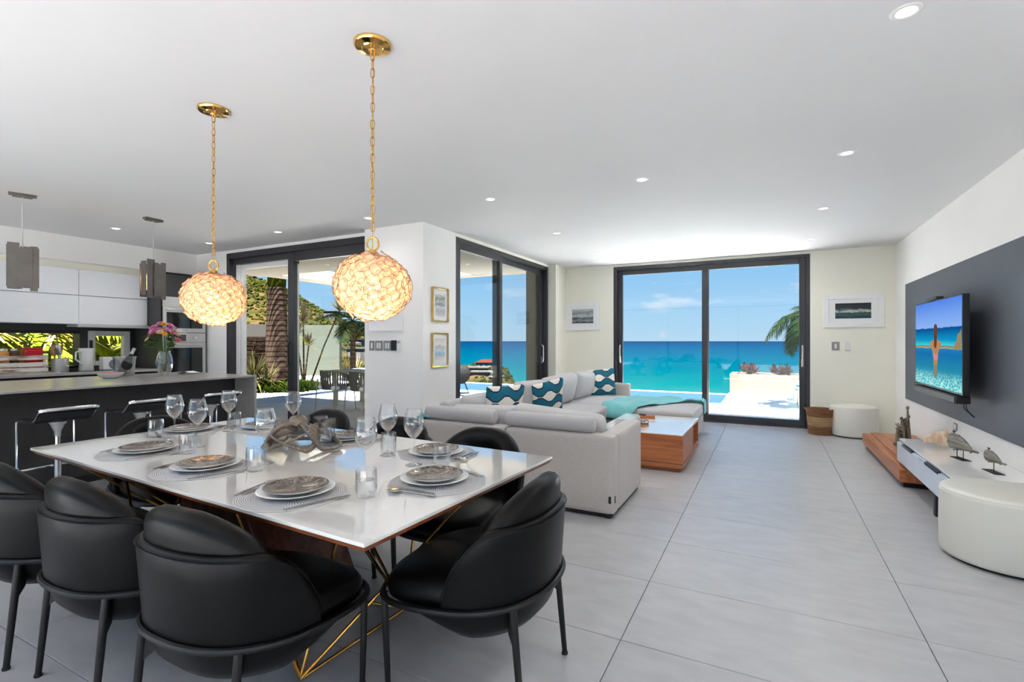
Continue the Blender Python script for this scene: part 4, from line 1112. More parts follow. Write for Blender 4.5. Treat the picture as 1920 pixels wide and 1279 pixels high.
def globe_pendant(loc, label, seed):
    t = thing('globe_pendant', label, 'pendant lamp', loc, 0, 'shell globe pendants over the dining table'); r_ = random.Random(seed)
    cz = -1.095
    b = BM(); lathe(b, [(.0, -.036), (.018, -.036), (.02, -.03), (.045, -.028), (.05, -.022), (.078, -.016), (.084, -.008), (.084, 0), (0, 0)], 36); obj('canopy', b, 'gold', t)
    # chain
    b = BM(); pts = []
    for i in range(16):
        a = 2 * PI * i / 16; pts.append((.0085 * math.cos(a), 0, .017 * math.sin(a) + .006 * (1 if math.sin(a) > .1 else -1 if math.sin(a) < -.1 else 0)))
    tube(b, pts, .0021, 6, closed=True); ln = obj('chain_link', b, 'brass', t)
    z = -.055; i = 0
    while z > cz + .235:
        c = ln if i == 0 else dup(ln)
        c.location = (r_.uniform(-.001, .001), 0, z); c.rotation_euler = (0, 0, (.5 + i * PI / 2 + r_.uniform(-.25, .25))); z -= .0385; i += 1
    b = BM(); tube(b, [(.026 * math.cos(2 * PI * k / 24) , 0, cz + .192 + .03 * math.sin(2 * PI * k / 24)) for k in range(24)], .0045, 8, closed=True); o = obj('hanging_ring', b, 'brass', t); o.rotation_euler = (0, 0, .5)
    b = BM(); tube(b, [(.004, .003, -.03), (-.004, .002, -.4), (.003, -.003, -.8), (0, 0, cz + .16)], .002, 5); obj('power_cord', b, 'brass', t)
    b = BM(); lathe(b, [(0, cz + .165), (.02, cz + .16), (.022, cz + .10), (.016, cz + .07), (0, cz + .07)], 16); obj('lamp_socket', b, 'brass', t)
    b = BM(); lathe(b, [(0, cz - .05), (.02, cz - .045), (.031, cz - .02), (.03, cz + .01), (.016, cz + .05), (.014, cz + .07), (0, cz + .07)], 18); obj('bulb', b, 'bulb', t)
    # wire cage behind the petals
    b = BM()
    for k in range(6):
        a = k * PI / 6
        tube(b, [(.148 * math.cos(q) * math.cos(a), .148 * math.cos(q) * math.sin(a), cz + .130 * math.sin(q)) for q in [2 * PI * j / 28 for j in range(28)]], .0012, 4, closed=True)
    obj('wire_cage', b, 'brass', t)
    N_ = 235
    for i in range(N_):
        zz = 1 - 2 * (i + .5) / N_; rr = math.sqrt(1 - zz * zz); a = i * 2.39996
        s = r_.uniform(.955, 1.06)
        n_ = Vector((rr * math.cos(a), rr * math.sin(a), zz * 1.12)).normalized()
        n_ = (n_ + Vector((r_.uniform(-.24, .24), r_.uniform(-.24, .24), r_.uniform(-.24, .24)))).normalized()
        c = r_.choice(petal_me).copy(); C.objects.link(c); c.parent = t
        c.location = (.162 * s * rr * math.cos(a), .162 * s * rr * math.sin(a), cz + .146 * s * zz)
        q = n_.to_track_quat('Z', 'Y') @ Euler((0, 0, r_.uniform(0, 6))).to_quaternion(); c.rotation_euler = q.to_euler()
    l = bpy.data.lights.new('globe_lamp', 'POINT'); l.energy = GLOBE_W; l.color = (1, .73, .36); l.shadow_soft_size = .03
    o = bpy.data.objects.new('globe_lamp', l); C.objects.link(o); o.parent = t; o.location = (0, 0, cz - .075)
    return t


globe_pendant((-1.585, 1.705, H), 'shell petal globe pendant nearer the column, on gold chain', 1)
globe_pendant((-2.85, 1.765, H), 'shell petal globe pendant in front of the ovens, on gold chain', 2)
for o in petal_me: bpy.data.objects.remove(o)


# ------------------------------------------------------------------ dining table
TZ = .75
t = thing('dining_table', 'large white glass topped dining table with wood edge and brass legs', 'dining table', (-2.183, 1.695, 0), R(-3))
b = BM(); bx(b, (-1.225, -.6, .738), (1.225, .6, .75), .0015); obj('tabletop', b, 'table_glass', t)
b = BM(); prism(b, [(-1.205, -.58), (1.205, -.58), (1.205, .58), (-1.205, .58)], .716, .7378)
for v in b.verts:
    if v.co.z > .73: v.co.x *= 1.0175; v.co.y *= 1.036
obj('bevelled_edge', b, 'copper_edge', t, 0)
b = BM()
for (z, hx, hy) in ((0, .52, .24), (.716, .30, .15)): pass
lo_ = [b.verts.new((-.2 + sx * .58, sy * .21, 0)) for sx, sy in ((-1, -1), (1, -1), (1, 1), (-1, 1))]
hi_ = [b.verts.new((-.2 + sx * .16, sy * .24, .716)) for sx, sy in ((-1, -1), (1, -1), (1, 1), (-1, 1))]
b.faces.new(lo_[::-1]); b.faces.new(hi_)
for i in range(4): b.faces.new((lo_[i], lo_[(i + 1) % 4], hi_[(i + 1) % 4], hi_[i]))
bmesh.ops.bevel(b, geom=b.edges[:], offset=.006, segments=1, affect='EDGES')
obj('pedestal', b, 'walnut', t)
for sx in (-1, 1):
    A, B_ = Vector((sx * .60, -.335, .008)), Vector((sx * .60, .25, .008))
    for p, q in ((A, B_), (A, Vector((sx * .36, -.19, .008))), (B_, Vector((sx * .36, .19, .008))), (A, Vector((sx * .42, -.50, .714))), (A, Vector((sx * .62, -.1, .714))), (B_, Vector((sx * 1.12, -.52, .714))), (B_, Vector((sx * 1.06, -.45, .714))), (B_, Vector((sx * .5, .5, .714))), (A, Vector((sx * 1.0, .45, .714)))):
        b = BM(); tube(b, [p, q], .0065, 8); obj('brass_rod', b, 'brass', t)


# ------------------------------------------------------------------ dining chairs (face +Y)
def plan(th, k=1.0):
    """D-shaped plan, th = 0 at the back, +-180 deg at the front."""
    c, s = math.cos(th), math.sin(th)
    e = 2 / (2.35 if c > 0 else 3.1)
    x = math.copysign(abs(s) ** e, s) * .306; y = -math.copysign(abs(c) ** e, c) * (.298 if c > 0 else .335)
    return x * k, y * k


def make_chair(label):
    t = thing('dining_chair', label, 'dining chair', (0, 0, 0), 0, 'black leather dining chairs')
    # seat cushion
    b = BM(); n = 44
    prof = [(0, .368), (.6, .37), (.88, .376), (.95, .39), (.965, .42), (.955, .452), (.90, .478), (.78, .489), (.5, .494), (0, .492)]
    rings = []
    for k, z in prof:
        if k == 0: rings.append([b.verts.new((0, .03, z))]); continue
        rg = []
        for i in range(n):
            x, y = plan(2 * PI * i / n, k); y += .018 * k; zz = z
            if z > .44: zz -= .016 * (y / .28) ** 2 * (1 if y > 0 else -.3)
            rg.append(b.verts.new((x, y, zz)))
        rings.append(rg)
    for p, q in zip(rings, rings[1:]):
        for i in range(n):
            j = (i + 1) % n
            if len(p) == 1: b.faces.new((p[0], q[j], q[i]))
            elif len(q) == 1: b.faces.new((p[i], p[j], q[0]))
            else: b.faces.new((p[i], p[j], q[j], q[i]))
    obj('seat', b, 'leather_seat', t, 60)

    def shell(zb, zt, th0, th1, k_in, k_out, lean, rnd, nseg=52, zend=None, soft=1.0):
        """A curved upholstered band; rounds off towards its two ends."""
        b = BM(); secs = []
        for i in range(nseg + 1):
            u = 2 * i / nseg - 1; th = u * th1; a = abs(th)
            hgt = zt - zb
            if a > th0: hgt *= math.sqrt(max(.0004, 1 - ((a - th0) / (th1 - th0)) ** 2)) if soft == 1 else max(.02, (1 - ((a - th0) / (th1 - th0)) ** 1.6)) ** soft
            z1 = zb + hgt
            if zend: z1 += zend * smoothstep(0, th0, a) * -1
            z1 = max(z1, zb + .004)
            prof = []
            rr = min(rnd, (z1 - zb) * .5)
            m_ = 6
            for (kk, zz) in [(k_out, zb)] + [(k_out, zb + (z1 - rr - zb) * q / 4) for q in range(1, 5)]: prof.append((kk, zz))
            kc, kh = (k_out + k_in) / 2, (k_out - k_in) / 2
            for q in range(1, m_):
                f = PI * q / m_; prof.append((kc + kh * math.cos(f), z1 - rr + rr * math.sin(f)))
            for (kk, zz) in [(k_in, zb + (z1 - rr - zb) * q / 4) for q in range(4, -1, -1)]: prof.append((kk, zz))
            sec = []
            for kk, zz in prof:
                x, y = plan(th, kk * (1 + lean * (zz - .42)))
                sec.append(b.verts.new((x, y, zz)))
            secs.append(sec)
        m_ = len(secs[0])
        for p, q in zip(secs, secs[1:]):
            for j in range(m_): b.faces.new((p[j], q[j], q[(j + 1) % m_], p[(j + 1) % m_]))
        b.faces.new(secs[0]); b.faces.new(secs[-1][::-1])
        return b
    sh = obj('backrest_shell', shell(.40, .665, R(54), R(90), .90, 1.03, .22, .02), 'leather', t, 50)
    obj('back_pad', shell(.59, .778, R(8), R(71), .68, .985, .10, .05, soft=.62), 'leather', t, 60)
    b = BM()
    pts = []
    for i in range(61):
        th = R(-89 + 178 * i / 60); x, y = plan(th, 1.034 * (1 + .22 * .235)); a = abs(th)
        hh = .265 * (math.sqrt(max(.0, 1 - ((a - R(54)) / R(36)) ** 2)) if a > R(54) else 1)
        pts.append((x, y, .40 + hh - .016))
    tube(b, pts, .0022, 5); obj('piping', b, 'leather', sh)
    # under shell
    b = BM(); rings = []
    for k, f in ((1.0, 0), (.985, .3), (.93, .62), (.82, .86), (.62, .97), (0, 1)):
        if k == 0: rings.append([b.verts.new((0, -.1, .282))]); continue
        rg = []
        for i in range(n):
            x, y = plan(2 * PI * i / n, k)
            g = .14 * smoothstep(.33, -.12, y / max(k, .3)) + .006
            rg.append(b.verts.new((x, y if y < 0 else y * .96, .40 - f * g)))
        rings.append(rg)
    for p, q in zip(rings, rings[1:]):
        for i in range(n):
            j = (i + 1) % n
            b.faces.new((p[i], p[j], q[0]) if len(q) == 1 else (p[i], p[j], q[j], q[i]))
    b.faces.new(rings[0]); obj('under_shell', b, 'leather', t, 50)
    b = BM(); tube(b, [plan(2 * PI * i / 56, 1.045) + (.392,) for i in range(56)], .0115, 8, closed=True); obj('ring_frame', b, 'black_metal', t)
    for sx in (-1, 1):
        for (tp, ft, bk) in ((plan(R(44), 1.03), (.235, -.27), True), (plan(R(143), 1.03), (.235, .275), False)):
            b = BM(); T_ = Vector((sx * tp[0], tp[1], .392 - .10 * tp[1])); F_ = Vector((sx * ft[0], ft[1], .006))
            tube(b, [T_, T_.lerp(F_, .5), F_], [.0135, .0125, .0105], 10)
            if bk:
                d = Vector((-T_.x, -T_.y, 0)).normalized() * .05; s_ = Vector((-d.y, d.x, 0)) * .12
                v = [b.verts.new(c) for c in (T_ + s_, T_ - s_, T_.lerp(F_, .38) - s_, T_.lerp(F_, .38) + s_)]
                u = [b.verts.new(c) for c in (T_ + s_ + d, T_ - s_ + d, T_.lerp(F_, .28) - s_ + d, T_.lerp(F_, .28) + s_ + d)]
                for q in ((v[0], v[1], v[2], v[3]), (u[3], u[2], u[1], u[0]), (v[0], v[3], u[3], u[0]), (v[1], u[1], u[2], v[2]), (v[3], v[2], u[2], u[3])): b.faces.new(q)
            lg = obj('leg', b, 'black_metal', t)
            b = BM(); lathe(b, [(0, 0), (.013, 0), (.014, .006), (.012, .011), (0, .011)], 12, loc=(F_.x, F_.y, 0)); obj('glide', b, 'black', lg)
    for o in t.children_recursive:                                  # the seat tips forward a little, legs excepted
        if o.name.split('.')[0] in ('leg', 'glide'): continue
        for v in o.data.vertices: v.co.z -= .10 * v.co.y
    return t


ch = make_chair('black leather dining chair in front, nearest the camera, its back to us')
ch.location = (-1.60, 1.14, 0); ch.rotation_euler = (0, 0, R(2))
for (x, y, rz, l) in ((-2.29, 1.14, -2, 'black leather dining chair, middle one of the near long side'), (-2.92, 1.12, -3, 'black leather dining chair at the left picture edge, near long side'),
                      (-1.01, 1.70, 94, 'black leather dining chair at the right end of the table, on open floor'), (-1.47, 2.27, 180, 'black leather dining chair between table and near sofa back'),
                      (-2.17, 2.37, 180, 'black leather dining chair in front of the column, behind wine glasses'), (-2.90, 2.42, 178, 'black leather dining chair in front of the patio doors'),
                      (-3.43, 1.86, -92, 'black leather dining chair at the left end of the table by bar stools')):
    dup(ch, (x, y, 0), R(rz), l)

# ------------------------------------------------------------------ table settings
def ring_mat():
    m, nt, o, N, L = nm('woven_placemat')
    p = N('ShaderNodeBsdfPrincipled'); L(p.outputs[0], o.inputs[0]); p.inputs['Roughness'].default_value = .5
    tc = N('ShaderNodeTexCoord'); sp = N('ShaderNodeSeparateXYZ'); L(tc.outputs['Object'], sp.inputs[0])
    def m2(op, a, b=None):
        n = N('ShaderNodeMath'); n.operation = op
        for i, v in enumerate((a, b)):
            if v is None: continue
            if isinstance(v, (int, float)): n.inputs[i].default_value = v
            else: L(v, n.inputs[i])
        return n.outputs[0]
    r2 = m2('SQRT', m2('ADD', m2('MULTIPLY', sp.outputs[0], sp.outputs[0]), m2('MULTIPLY', sp.outputs[1], sp.outputs[1])))
    an = m2('ARCTAN2', sp.outputs[1], sp.outputs[0])
    ribs = m2('SINE', m2('MULTIPLY', an, 90)); rings = m2('SINE', m2('MULTIPLY', r2, 900))
    outer = m2('GREATER_THAN', r2, .135)
    v = m2('ADD', m2('MULTIPLY', rings, outer), m2('MULTIPLY', ribs, m2('SUBTRACT', 1, outer)))
    rp = N('ShaderNodeValToRGB'); L(m2('MULTIPLY_ADD', v, .5), rp.inputs[0])
    v2 = N('ShaderNodeMath'); v2.operation = 'MULTIPLY_ADD'; L(v, v2.inputs[0]); v2.inputs[1].default_value = .5; v2.inputs[2].default_value = .5; L(v2.outputs[0], rp.inputs[0])
    rp.color_ramp.elements[0].position = .35; rp.color_ramp.elements[0].color = lin((132, 134, 140)); rp.color_ramp.elements[1].position = .6; rp.color_ramp.elements[1].color = lin((214, 214, 214))
    L(rp.outputs[0], p.inputs['Base Color'])
    bu = N('ShaderNodeBump'); bu.inputs['Strength'].default_value = .5; bu.inputs['Distance'].default_value = .002; L(v2.outputs[0], bu.inputs['Height']); L(bu.outputs[0], p.inputs['Normal'])
    return m


M['placemat'] = ring_mat()


def rustic_mat():
    m, nt, o, N, L = nm('rustic_glaze')
    p = N('ShaderNodeBsdfPrincipled'); L(p.outputs[0], o.inputs[0]); p.inputs['Roughness'].default_value = .22; p.inputs['Coat Weight'].default_value = .5; p.inputs['Metallic'].default_value = .35
    tc = N('ShaderNodeTexCoord'); oi = N('ShaderNodeObjectInfo'); ad = N('ShaderNodeVectorMath'); L(tc.outputs['Object'], ad.inputs[0]); L(oi.outputs['Random'], ad.inputs[1])
    no = N('ShaderNodeTexNoise'); no.inputs['Scale'].default_value = 26; no.inputs['Detail'].default_value = 8; no.inputs['Roughness'].default_value = .7; no.inputs['Distortion'].default_value = 1.2; L(ad.outputs[0], no.inputs[0])
    rp = N('ShaderNodeValToRGB'); L(no.outputs['Fac'], rp.inputs[0]); e = rp.color_ramp.elements
    e[0].position = .34; e[0].color = lin((48, 42, 40)); e[1].position = .72; e[1].color = lin((206, 196, 184))
    for q_, c in ((.46, (92, 82, 76)), (.56, (140, 124, 108))):
        q = e.new(q_); q.color = lin(c)
    L(rp.outputs[0], p.inputs['Base Color'])
    vo = N('ShaderNodeTexVoronoi'); vo.inputs['Scale'].default_value = 90; L(tc.outputs['Object'], vo.inputs[0])
    bu = N('ShaderNodeBump'); bu.inputs['Strength'].default_value = .35; bu.inputs['Distance'].default_value = .003; L(vo.outputs['Distance'], bu.inputs['Height']); L(bu.outputs[0], p.inputs['Normal'])
    return m


M['rustic'] = rustic_mat()


def one_mesh(name, bm, mats, label, cat, loc, rz, group, smooth=40):
    o = obj(name, bm, mats, None, smooth); o.location = loc; o.rotation_euler = (0, 0, rz); return tag(o, label, cat, group)


def mk_mat():
    b = BM(); lathe(b, [(0, 0), (.19, 0), (.192, .0015), (.19, .0028), (0, .0028)], 72); return b


def mk_plate():
    b = BM(); lathe(b, [(0, .002), (.07, .0), (.075, .002), (.1, .006), (.134, .017), (.136, .019), (.134, .0205), (.098, .0095), (.085, .007), (0, .0065)], 64); return b


def mk_dark():
    b = BM(); lathe(b, [(0, 0), (.055, 0), (.07, .003), (.1, .014), (.112, .0215), (.113, .0225)], 56, mi=1)
    lathe(b, [(.113, .0225), (.111, .023), (.098, .0175), (.07, .009), (0, .0065)], 56, mi=0); bmesh.ops.remove_doubles(b, verts=b.verts, dist=1e-5); return b


def blade(b, pts, w, th, z0=0):
    """A flat tapered strip along +Y: pts = [(y, halfwidth, z)]."""
    V = []
    for y, hw, z in pts: V.append([b.verts.new((-hw, y, z + z0)), b.verts.new((hw, y, z + z0)), b.verts.new((hw, y, z + th + z0)), b.verts.new((-hw, y, z + th + z0))])
    for p, q in zip(V, V[1:]):
        for j in range(4): b.faces.new((p[j], p[(j + 1) % 4], q[(j + 1) % 4], q[j]))
    b.faces.new(V[0][::-1]); b.faces.new(V[-1])


def mk_knife():
    b = BM(); blade(b, [(-.115, .006, .001), (-.11, .009, .0), (-.06, .008, .001), (-.015, .0055, .002), (0, .006, .002), (.01, .010, .0005), (.07, .0105, .0), (.105, .006, .0), (.118, .001, .0)], 0, .0025); return b


def mk_fork():
    b = BM(); blade(b, [(-.1, .007, 0), (-.05, .005, .003), (.02, .003, .006), (.035, .006, .006), (.05, .0125, .004), (.058, .0125, .003)], 0, .0022)
    for i in range(4):
        x = -.0105 + .007 * i
        v0 = len(b.verts); blade(b, [(.058, .0021, .003), (.08, .0018, .0035), (.1, .001, .007)], 0, .0018); b.verts.ensure_lookup_table()
        for v in b.verts[v0:]: v.co.x += x
    return b


def mk_spoon():
    b = BM(); blade(b, [(-.1, .007, 0), (-.05, .005, .003), (.02, .003, .006), (.04, .004, .006)], 0, .0022)
    grid(b, lambda u, v: Vector(((v - .5) * 2 * .0205 * math.sin(PI * (.06 + .9 * u)) ** .7, .037 + .062 * u, .006 - .0055 * math.sin(PI * min(1, u + .02)) * (1 - (2 * v - 1) ** 2))), 12, 8)
    return b


def mk_tumbler():
    b = BM(); lathe(b, [(0, 0), (.032, 0), (.035, .004), (.039, .03), (.0395, .06), (.037, .1), (.0355, .1005), (.0345, .1), (.0365, .06), (.036, .03), (.031, .013), (0, .011)], 36); return b


def mk_wine():
    b = BM(); lathe(b, [(0, 0), (.036, 0), (.037, .0015), (.02, .005), (.006, .012), (.0036, .03), (.0036, .105), (.008, .118), (.026, .136), (.041, .16), (.046, .183), (.0445, .205), (.038, .235), (.0345, .252), (.0338, .2525), (.0333, .252), (.0368, .235), (.0433, .205), (.0448, .183), (.0398, .161), (.025, .138), (.006, .121), (0, .119)], 40); return b


# (plate x, y, facing), wine glass, tumbler, words that single the setting out
SET = [((-2.80, 1.375), 0, (-3.01, 1.64), (-3.18, 1.63), 'at the left end of the near long side'),
       ((-2.20, 1.315), 0, (-2.68, 1.575), (-2.565, 1.46), 'at the middle of the near long side'),
       ((-1.54, 1.245), 0, (-2.04, 1.50), (-1.965, 1.40), 'in front, nearest the camera'),
       ((-1.17, 1.625), 90, (-1.44, 1.51), (-1.285, 1.35), 'at the right end of the table'),
       ((-1.46, 2.03), 180, (-1.42, 1.79), (-1.28, 1.81), 'before the chair by the sofa'),
       ((-2.13, 2.10), 180, (-1.65, 1.88), (-1.69, 1.93), 'before the chair by the column'),
       ((-2.88, 2.13), 180, (-2.57, 2.08), (-2.42, 2.16), 'before the chair by the patio doors'),
       ((-3.21, 1.83), -90, (-2.98, 1.94), (-3.06, 2.03), 'at the left end of the table by the bar stools')]
protos = {}


def put(kind, mk, mats, label, cat, loc, rz, group, smooth=40):
    if kind in protos:
        o = protos[kind].copy(); C.objects.link(o); o.location = loc; o.rotation_euler = (0, 0, rz); o['label'] = label; return o
    protos[kind] = o = one_mesh(kind, mk(), mats, label, cat, loc, rz, group, smooth); return o


for i, ((x, y), face, wg, tb, wd) in enumerate(SET):
    f = R(face - 3); c, s_ = math.cos(f), math.sin(f); z = TZ + .0005
    def loc(dx, dy, dz=0): return (x + dx * c - dy * s_, y + dx * s_ + dy * c, z + dz)
    put('placemat', mk_mat, 'placemat', 'round woven grey placemat ' + wd, 'placemat', loc(0, 0), f, 'round woven placemats')
    put('dinner_plate', mk_plate, 'porcelain', 'white dinner plate ' + wd, 'plate', loc(.0, .015, .003), f, 'white dinner plates', 60)
    put('dark_plate', mk_dark, ['rustic', 'porcelain'], 'dark rustic glazed plate ' + wd, 'plate', loc(.0, .015, .0105), f + i, 'dark glazed plates', 60)
    put('knife', mk_knife, 'cutlery', 'steel knife ' + wd, 'knife', loc(.165, -.02, .003), f - .28, 'table knives')
    put('fork', mk_fork, 'cutlery', 'steel fork ' + wd, 'fork', loc(-.158, .0, .003), f + .12, 'table forks')
    put('spoon', mk_spoon, 'cutlery', 'steel spoon ' + wd, 'spoon', loc(-.182, -.02, .003), f + .2, 'table spoons')
    put('wine_glass', mk_wine, 'glass', 'tall empty wine glass ' + wd, 'wine glass', (wg[0], wg[1], z), i, 'empty wine glasses', 60)
    put('tumbler', mk_tumbler, 'glass_thick', 'clear ribbed water tumbler ' + wd, 'tumbler', (tb[0], tb[1], z), i, 'water tumblers', 60)

# octopus holder
t = thing('octopus_holder', 'cast metal octopus centrepiece curling its arms around small glasses', 'centrepiece', (-2.13, 1.78, TZ + .0005), -.2)
b = BM(); lathe(b, [(0, .07), (.034, .075), (.048, .095), (.052, .125), (.046, .155), (.03, .172), (0, .178)], 24, sx=1.15)
bmesh.ops.transform(b, matrix=Matrix.Translation((-.03, 0, 0)) @ Matrix.Translation((0, 0, .08)) @ Matrix.Rotation(R(-18), 4, 'Y') @ Matrix.Translation((0, 0, -.08)), verts=b.verts); obj('head', b, 'octo', t, 60)
for sy in (-1, 1):
    b = BM(); bmesh.ops.create_uvsphere(b, u_segments=12, v_segments=8, radius=.011, matrix=Matrix.Translation((.022, sy * .034, .098))); obj('eye', b, 'octo', t)
glass_spots = [(.10, .085), (.135, -.01), (.02, .13), (-.07, .12)]
for k in range(8):
    a = 2 * PI * k / 8 + .2; r6 = random.Random(k)
    pts = []; rad = []
    for i in range(26):
        s = i / 25
        q = .03 + .145 * math.sin(s * PI * .62) ** .9
        aa = a + 1.7 * s * s * (1 if k % 2 else -1)
        z = .10 * (1 - s) ** 2 + .0115 + .2 * max(0, s - .6) * (1.2 if k in (0, 1, 5) else .1) + .075 * math.sin(PI * min(1, s * 1.7)) * (1 if k in (3, 6, 7) else .25)
        pts.append((q * math.cos(aa) * 1.12, q * math.sin(aa) * 1.05, z)); rad.append(.0175 * (1 - s) ** .75 + .0035)
    b = BM(); tube(b, pts, rad, 10); tn = obj('tentacle', b, 'octo', t, 60)
    b = BM()
    for i in range(5, 24):
        p = Vector(pts[i]); out = Vector((p.x, p.y, 0)).normalized()
        g = bmesh.ops.create_uvsphere(b, u_segments=6, v_segments=4, radius=rad[i] * .38, matrix=Matrix.Translation(p + out * rad[i] * .85 + Vector((0, 0, rad[i] * .3))))
    o = obj('suckers', b, 'octo', tn); o['kind'] = 'stuff'
for i, (gx, gy) in enumerate(glass_spots):
    o = thing('small_glass', 'small clear cup with metal rim held by the octopus, ' + ['nearest the sofa', 'right of its head', 'on its far side', 'behind its head'][i], 'cup', (-2.13 + gx * .95 - gy * .3, 1.78 + gx * .3 + gy * .95, TZ + .052), 0, 'cups held by the octopus')
    b = BM(); lathe(b, [(0, 0), (.024, 0), (.028, .004), (.031, .1), (.0295, .1), (.0265, .008), (0, .006)], 24); obj('glass_body', b, 'glass_thick', o)
    b = BM(); tube(b, [(.0315 * math.cos(2 * PI * k / 24), .0315 * math.sin(2 * PI * k / 24), .084) for k in range(24)], (.012, .0015), 6, closed=True, up=(0, 0, 1)); obj('rim_band', b, 'octo', o)


# ------------------------------------------------------------------ sofa
t = thing('sectional_sofa', 'large light grey U-shaped sectional sofa with loose cushions', 'sofa', (-2.1, 5.8, 0))
def sofa_box(name, lo, hi, r, mat='sofa_warm', bulge=0):
    b = BM(); h_ = tuple((q - p) / 2 for p, q in zip(lo, hi)); c_ = tuple((q + p) / 2 for p, q in zip(lo, hi))
    cush(b, h_, r, 10, (0, 0, bulge), Matrix.Translation(c_)); return obj(name, b, mat, t, 50)


XL = -2.78
sofa_box('back_panel', (XL, 3.56, .034), (-1.9, 3.70, .61), .022)
sofa_box('back_panel', (-1.9, 3.56, .034), (-1.0, 3.70, .61), .022)
sofa_box('arm', (-1.14, 3.70, .034), (-1.0, 4.46, .61), .022)
sofa_box('back_panel', (XL, 3.70, .034), (XL + .14, 5.8, .61), .022); sofa_box('back_panel', (XL, 5.8, .034), (XL + .14, 7.92, .61), .022)
sofa_box('arm', (XL + .14, 7.78, .034), (-1.94, 7.92, .64), .022)
sofa_box('base', (XL + .14, 3.70, .034), (-1.14, 4.44, .29), .015); sofa_box('base', (XL + .14, 4.44, .034), (-1.92, 7.78, .29), .015)
for lo, hi in (((-2.64, 3.69, .29), (-1.9, 4.44, .455)), ((-1.89, 3.69, .29), (-1.15, 4.44, .455)), ((-2.64, 4.46, .29), (-1.87, 5.45, .455)), ((-2.64, 5.46, .29), (-1.87, 6.45, .455)), ((-2.64, 6.46, .29), (-1.9, 7.77, .455))):
    sofa_box('seat_cushion', lo, hi, .045, 'sofa', .015)
b = BM()
for lo, hi in (((XL + .02, 3.58, .012), (-1.02, 3.62, .034)), ((-1.06, 3.6, .012), (-1.02, 4.4, .034)), ((XL + .02, 3.6, .012), (XL + .06, 7.9, .034)), ((-1.98, 4.5, .012), (-1.94, 7.8, .034))): bx(b, lo, hi, .002)
obj('base_rail', b, 'iron', t)
for x, y in ((-1.05, 3.61), (-2.72, 3.61), (-1.9, 3.61), (-1.05, 4.4), (-2.72, 7.88), (-1.98, 7.8), (-2.72, 5.8), (-1.98, 5.8)):
    b = BM(); bx(b, (x - .02, y - .02, 0), (x + .02, y + .02, .014)); obj('foot', b, 'black', t, 0)
def back_cushion(c_, half, rot):
    b = BM(); cush(b, half, .055, 12, (.01, .055, .0), Matrix.Translation(c_) @ Euler(rot).to_matrix().to_4x4()); obj('back_cushion', b, 'sofa', t, 60)


back_cushion((-2.18, 3.84, .58), (.40, .085, .16), (R(14), R(-2), .02)); back_cushion((-1.55, 3.84, .585), (.40, .085, .165), (R(16), R(4), -.02))
for y, dz, k, hl in ((4.36, -.01, .02, .50), (5.33, .03, .06, .42), (6.22, .045, -.05, .45), (7.22, .035, .05, .47)): back_cushion((-2.51, y, .61 + dz), (hl, .085, .20), Euler((R(13), R(k * 40), PI / 2 + k), 'XYZ'))
def bolster(p, q, r):
    b = BM(); p, q = Vector(p), Vector(q); d = (q - p).normalized(); L_ = (q - p).length
    pr = [(0, 0), (r * .75, 0), (r * .95, .012), (r, .04), (r * 1.02, L_ / 2), (r, L_ - .04), (r * .95, L_ - .012), (r * .75, L_), (0, L_)]
    lathe(b, pr, 24, M4=Matrix.Translation(p) @ d.to_track_quat('Z', 'Y').to_matrix().to_4x4()); obj('bolster', b, 'sofa', t, 60)


bolster((-1.92, 3.645, .672), (-1.17, 3.635, .672), .062); bolster((-2.74, 3.65, .672), (-2.03, 3.645, .672), .062)
bolster((-2.71, 3.86, .68), (-2.71, 4.75, .68), .066); bolster((-2.71, 4.95, .68), (-2.71, 6.5, .68), .066)
b = BM(); bx(b, (-1.004, 3.585, .12), (-.996, 3.6, .17)); bx(b, (-1.035, 3.554, .12), (-1.02, 3.562, .17)); obj('label_tag', b, 'black', t, 0)
settle(t, (-2.1, 5.8, 0))

t = thing('ottoman', 'square light grey ottoman in front of the sea doors', 'ottoman', (-1.42, 7.0, 0))
sofa_box('base', (-1.97, 6.43, .05), (-.82, 7.62, .28), .02); sofa_box('cushion', (-1.98, 6.42, .28), (-.80, 7.63, .44), .05, 'sofa', .02)
for x in (-1.9, -.88):
    for y in (6.5, 7.55):
        b = BM(); bx(b, (x - .02, y - .02, 0), (x + .02, y + .02, .052)); obj('foot', b, 'black', t, 0)
settle(t, (-1.42, 7.0, 0))


def throw_pt(u, v):
    # u along the ottoman left to right, v from front edge to back
    x = -1.96 + 1.22 * u
    yf = 6.33 + 1.0 * smoothstep(.25, .95, u)
    y = yf + (7.58 - yf) * v
    z = .472 + .012 * math.sin(u * 17 + v * 5) + .012 * math.sin(v * 11 - u * 6) + .006 * math.sin(u * 41)
    if y < 6.43: z -= (6.43 - y) * 1.6
    if x > -.80: z -= (x + .80) * 3.2; x = -.792 + (x + .8) * .1
    return Vector((x, y, max(z, .3)))


b = BM(); grid(b, throw_pt, 48, 30)
o = obj('throw_blanket', b, 'teal', None, 80); so = o.modifiers.new('thickness', 'SOLIDIFY'); so.thickness = .007; so.offset = 1; tag(o, 'turquoise throw blanket spread over the grey ottoman', 'blanket')
b = BM(); grid(b, lambda u, v: Vector((-2.985 + .3 * u if u > .62 else -2.80 + .01 * math.sin(v * 9), 3.58 + .26 * v, .625 + .008 * math.sin(u * 9 + v * 4) - (0 if u > .62 else (.62 - u) * .7))), 18, 14)
o = obj('folded_throw', b, 'teal', None, 80); so = o.modifiers.new('thickness', 'SOLIDIFY'); so.thickness = .02; so.offset = 1; tag(o, 'turquoise throw hanging over the left sofa corner beside the column', 'blanket')


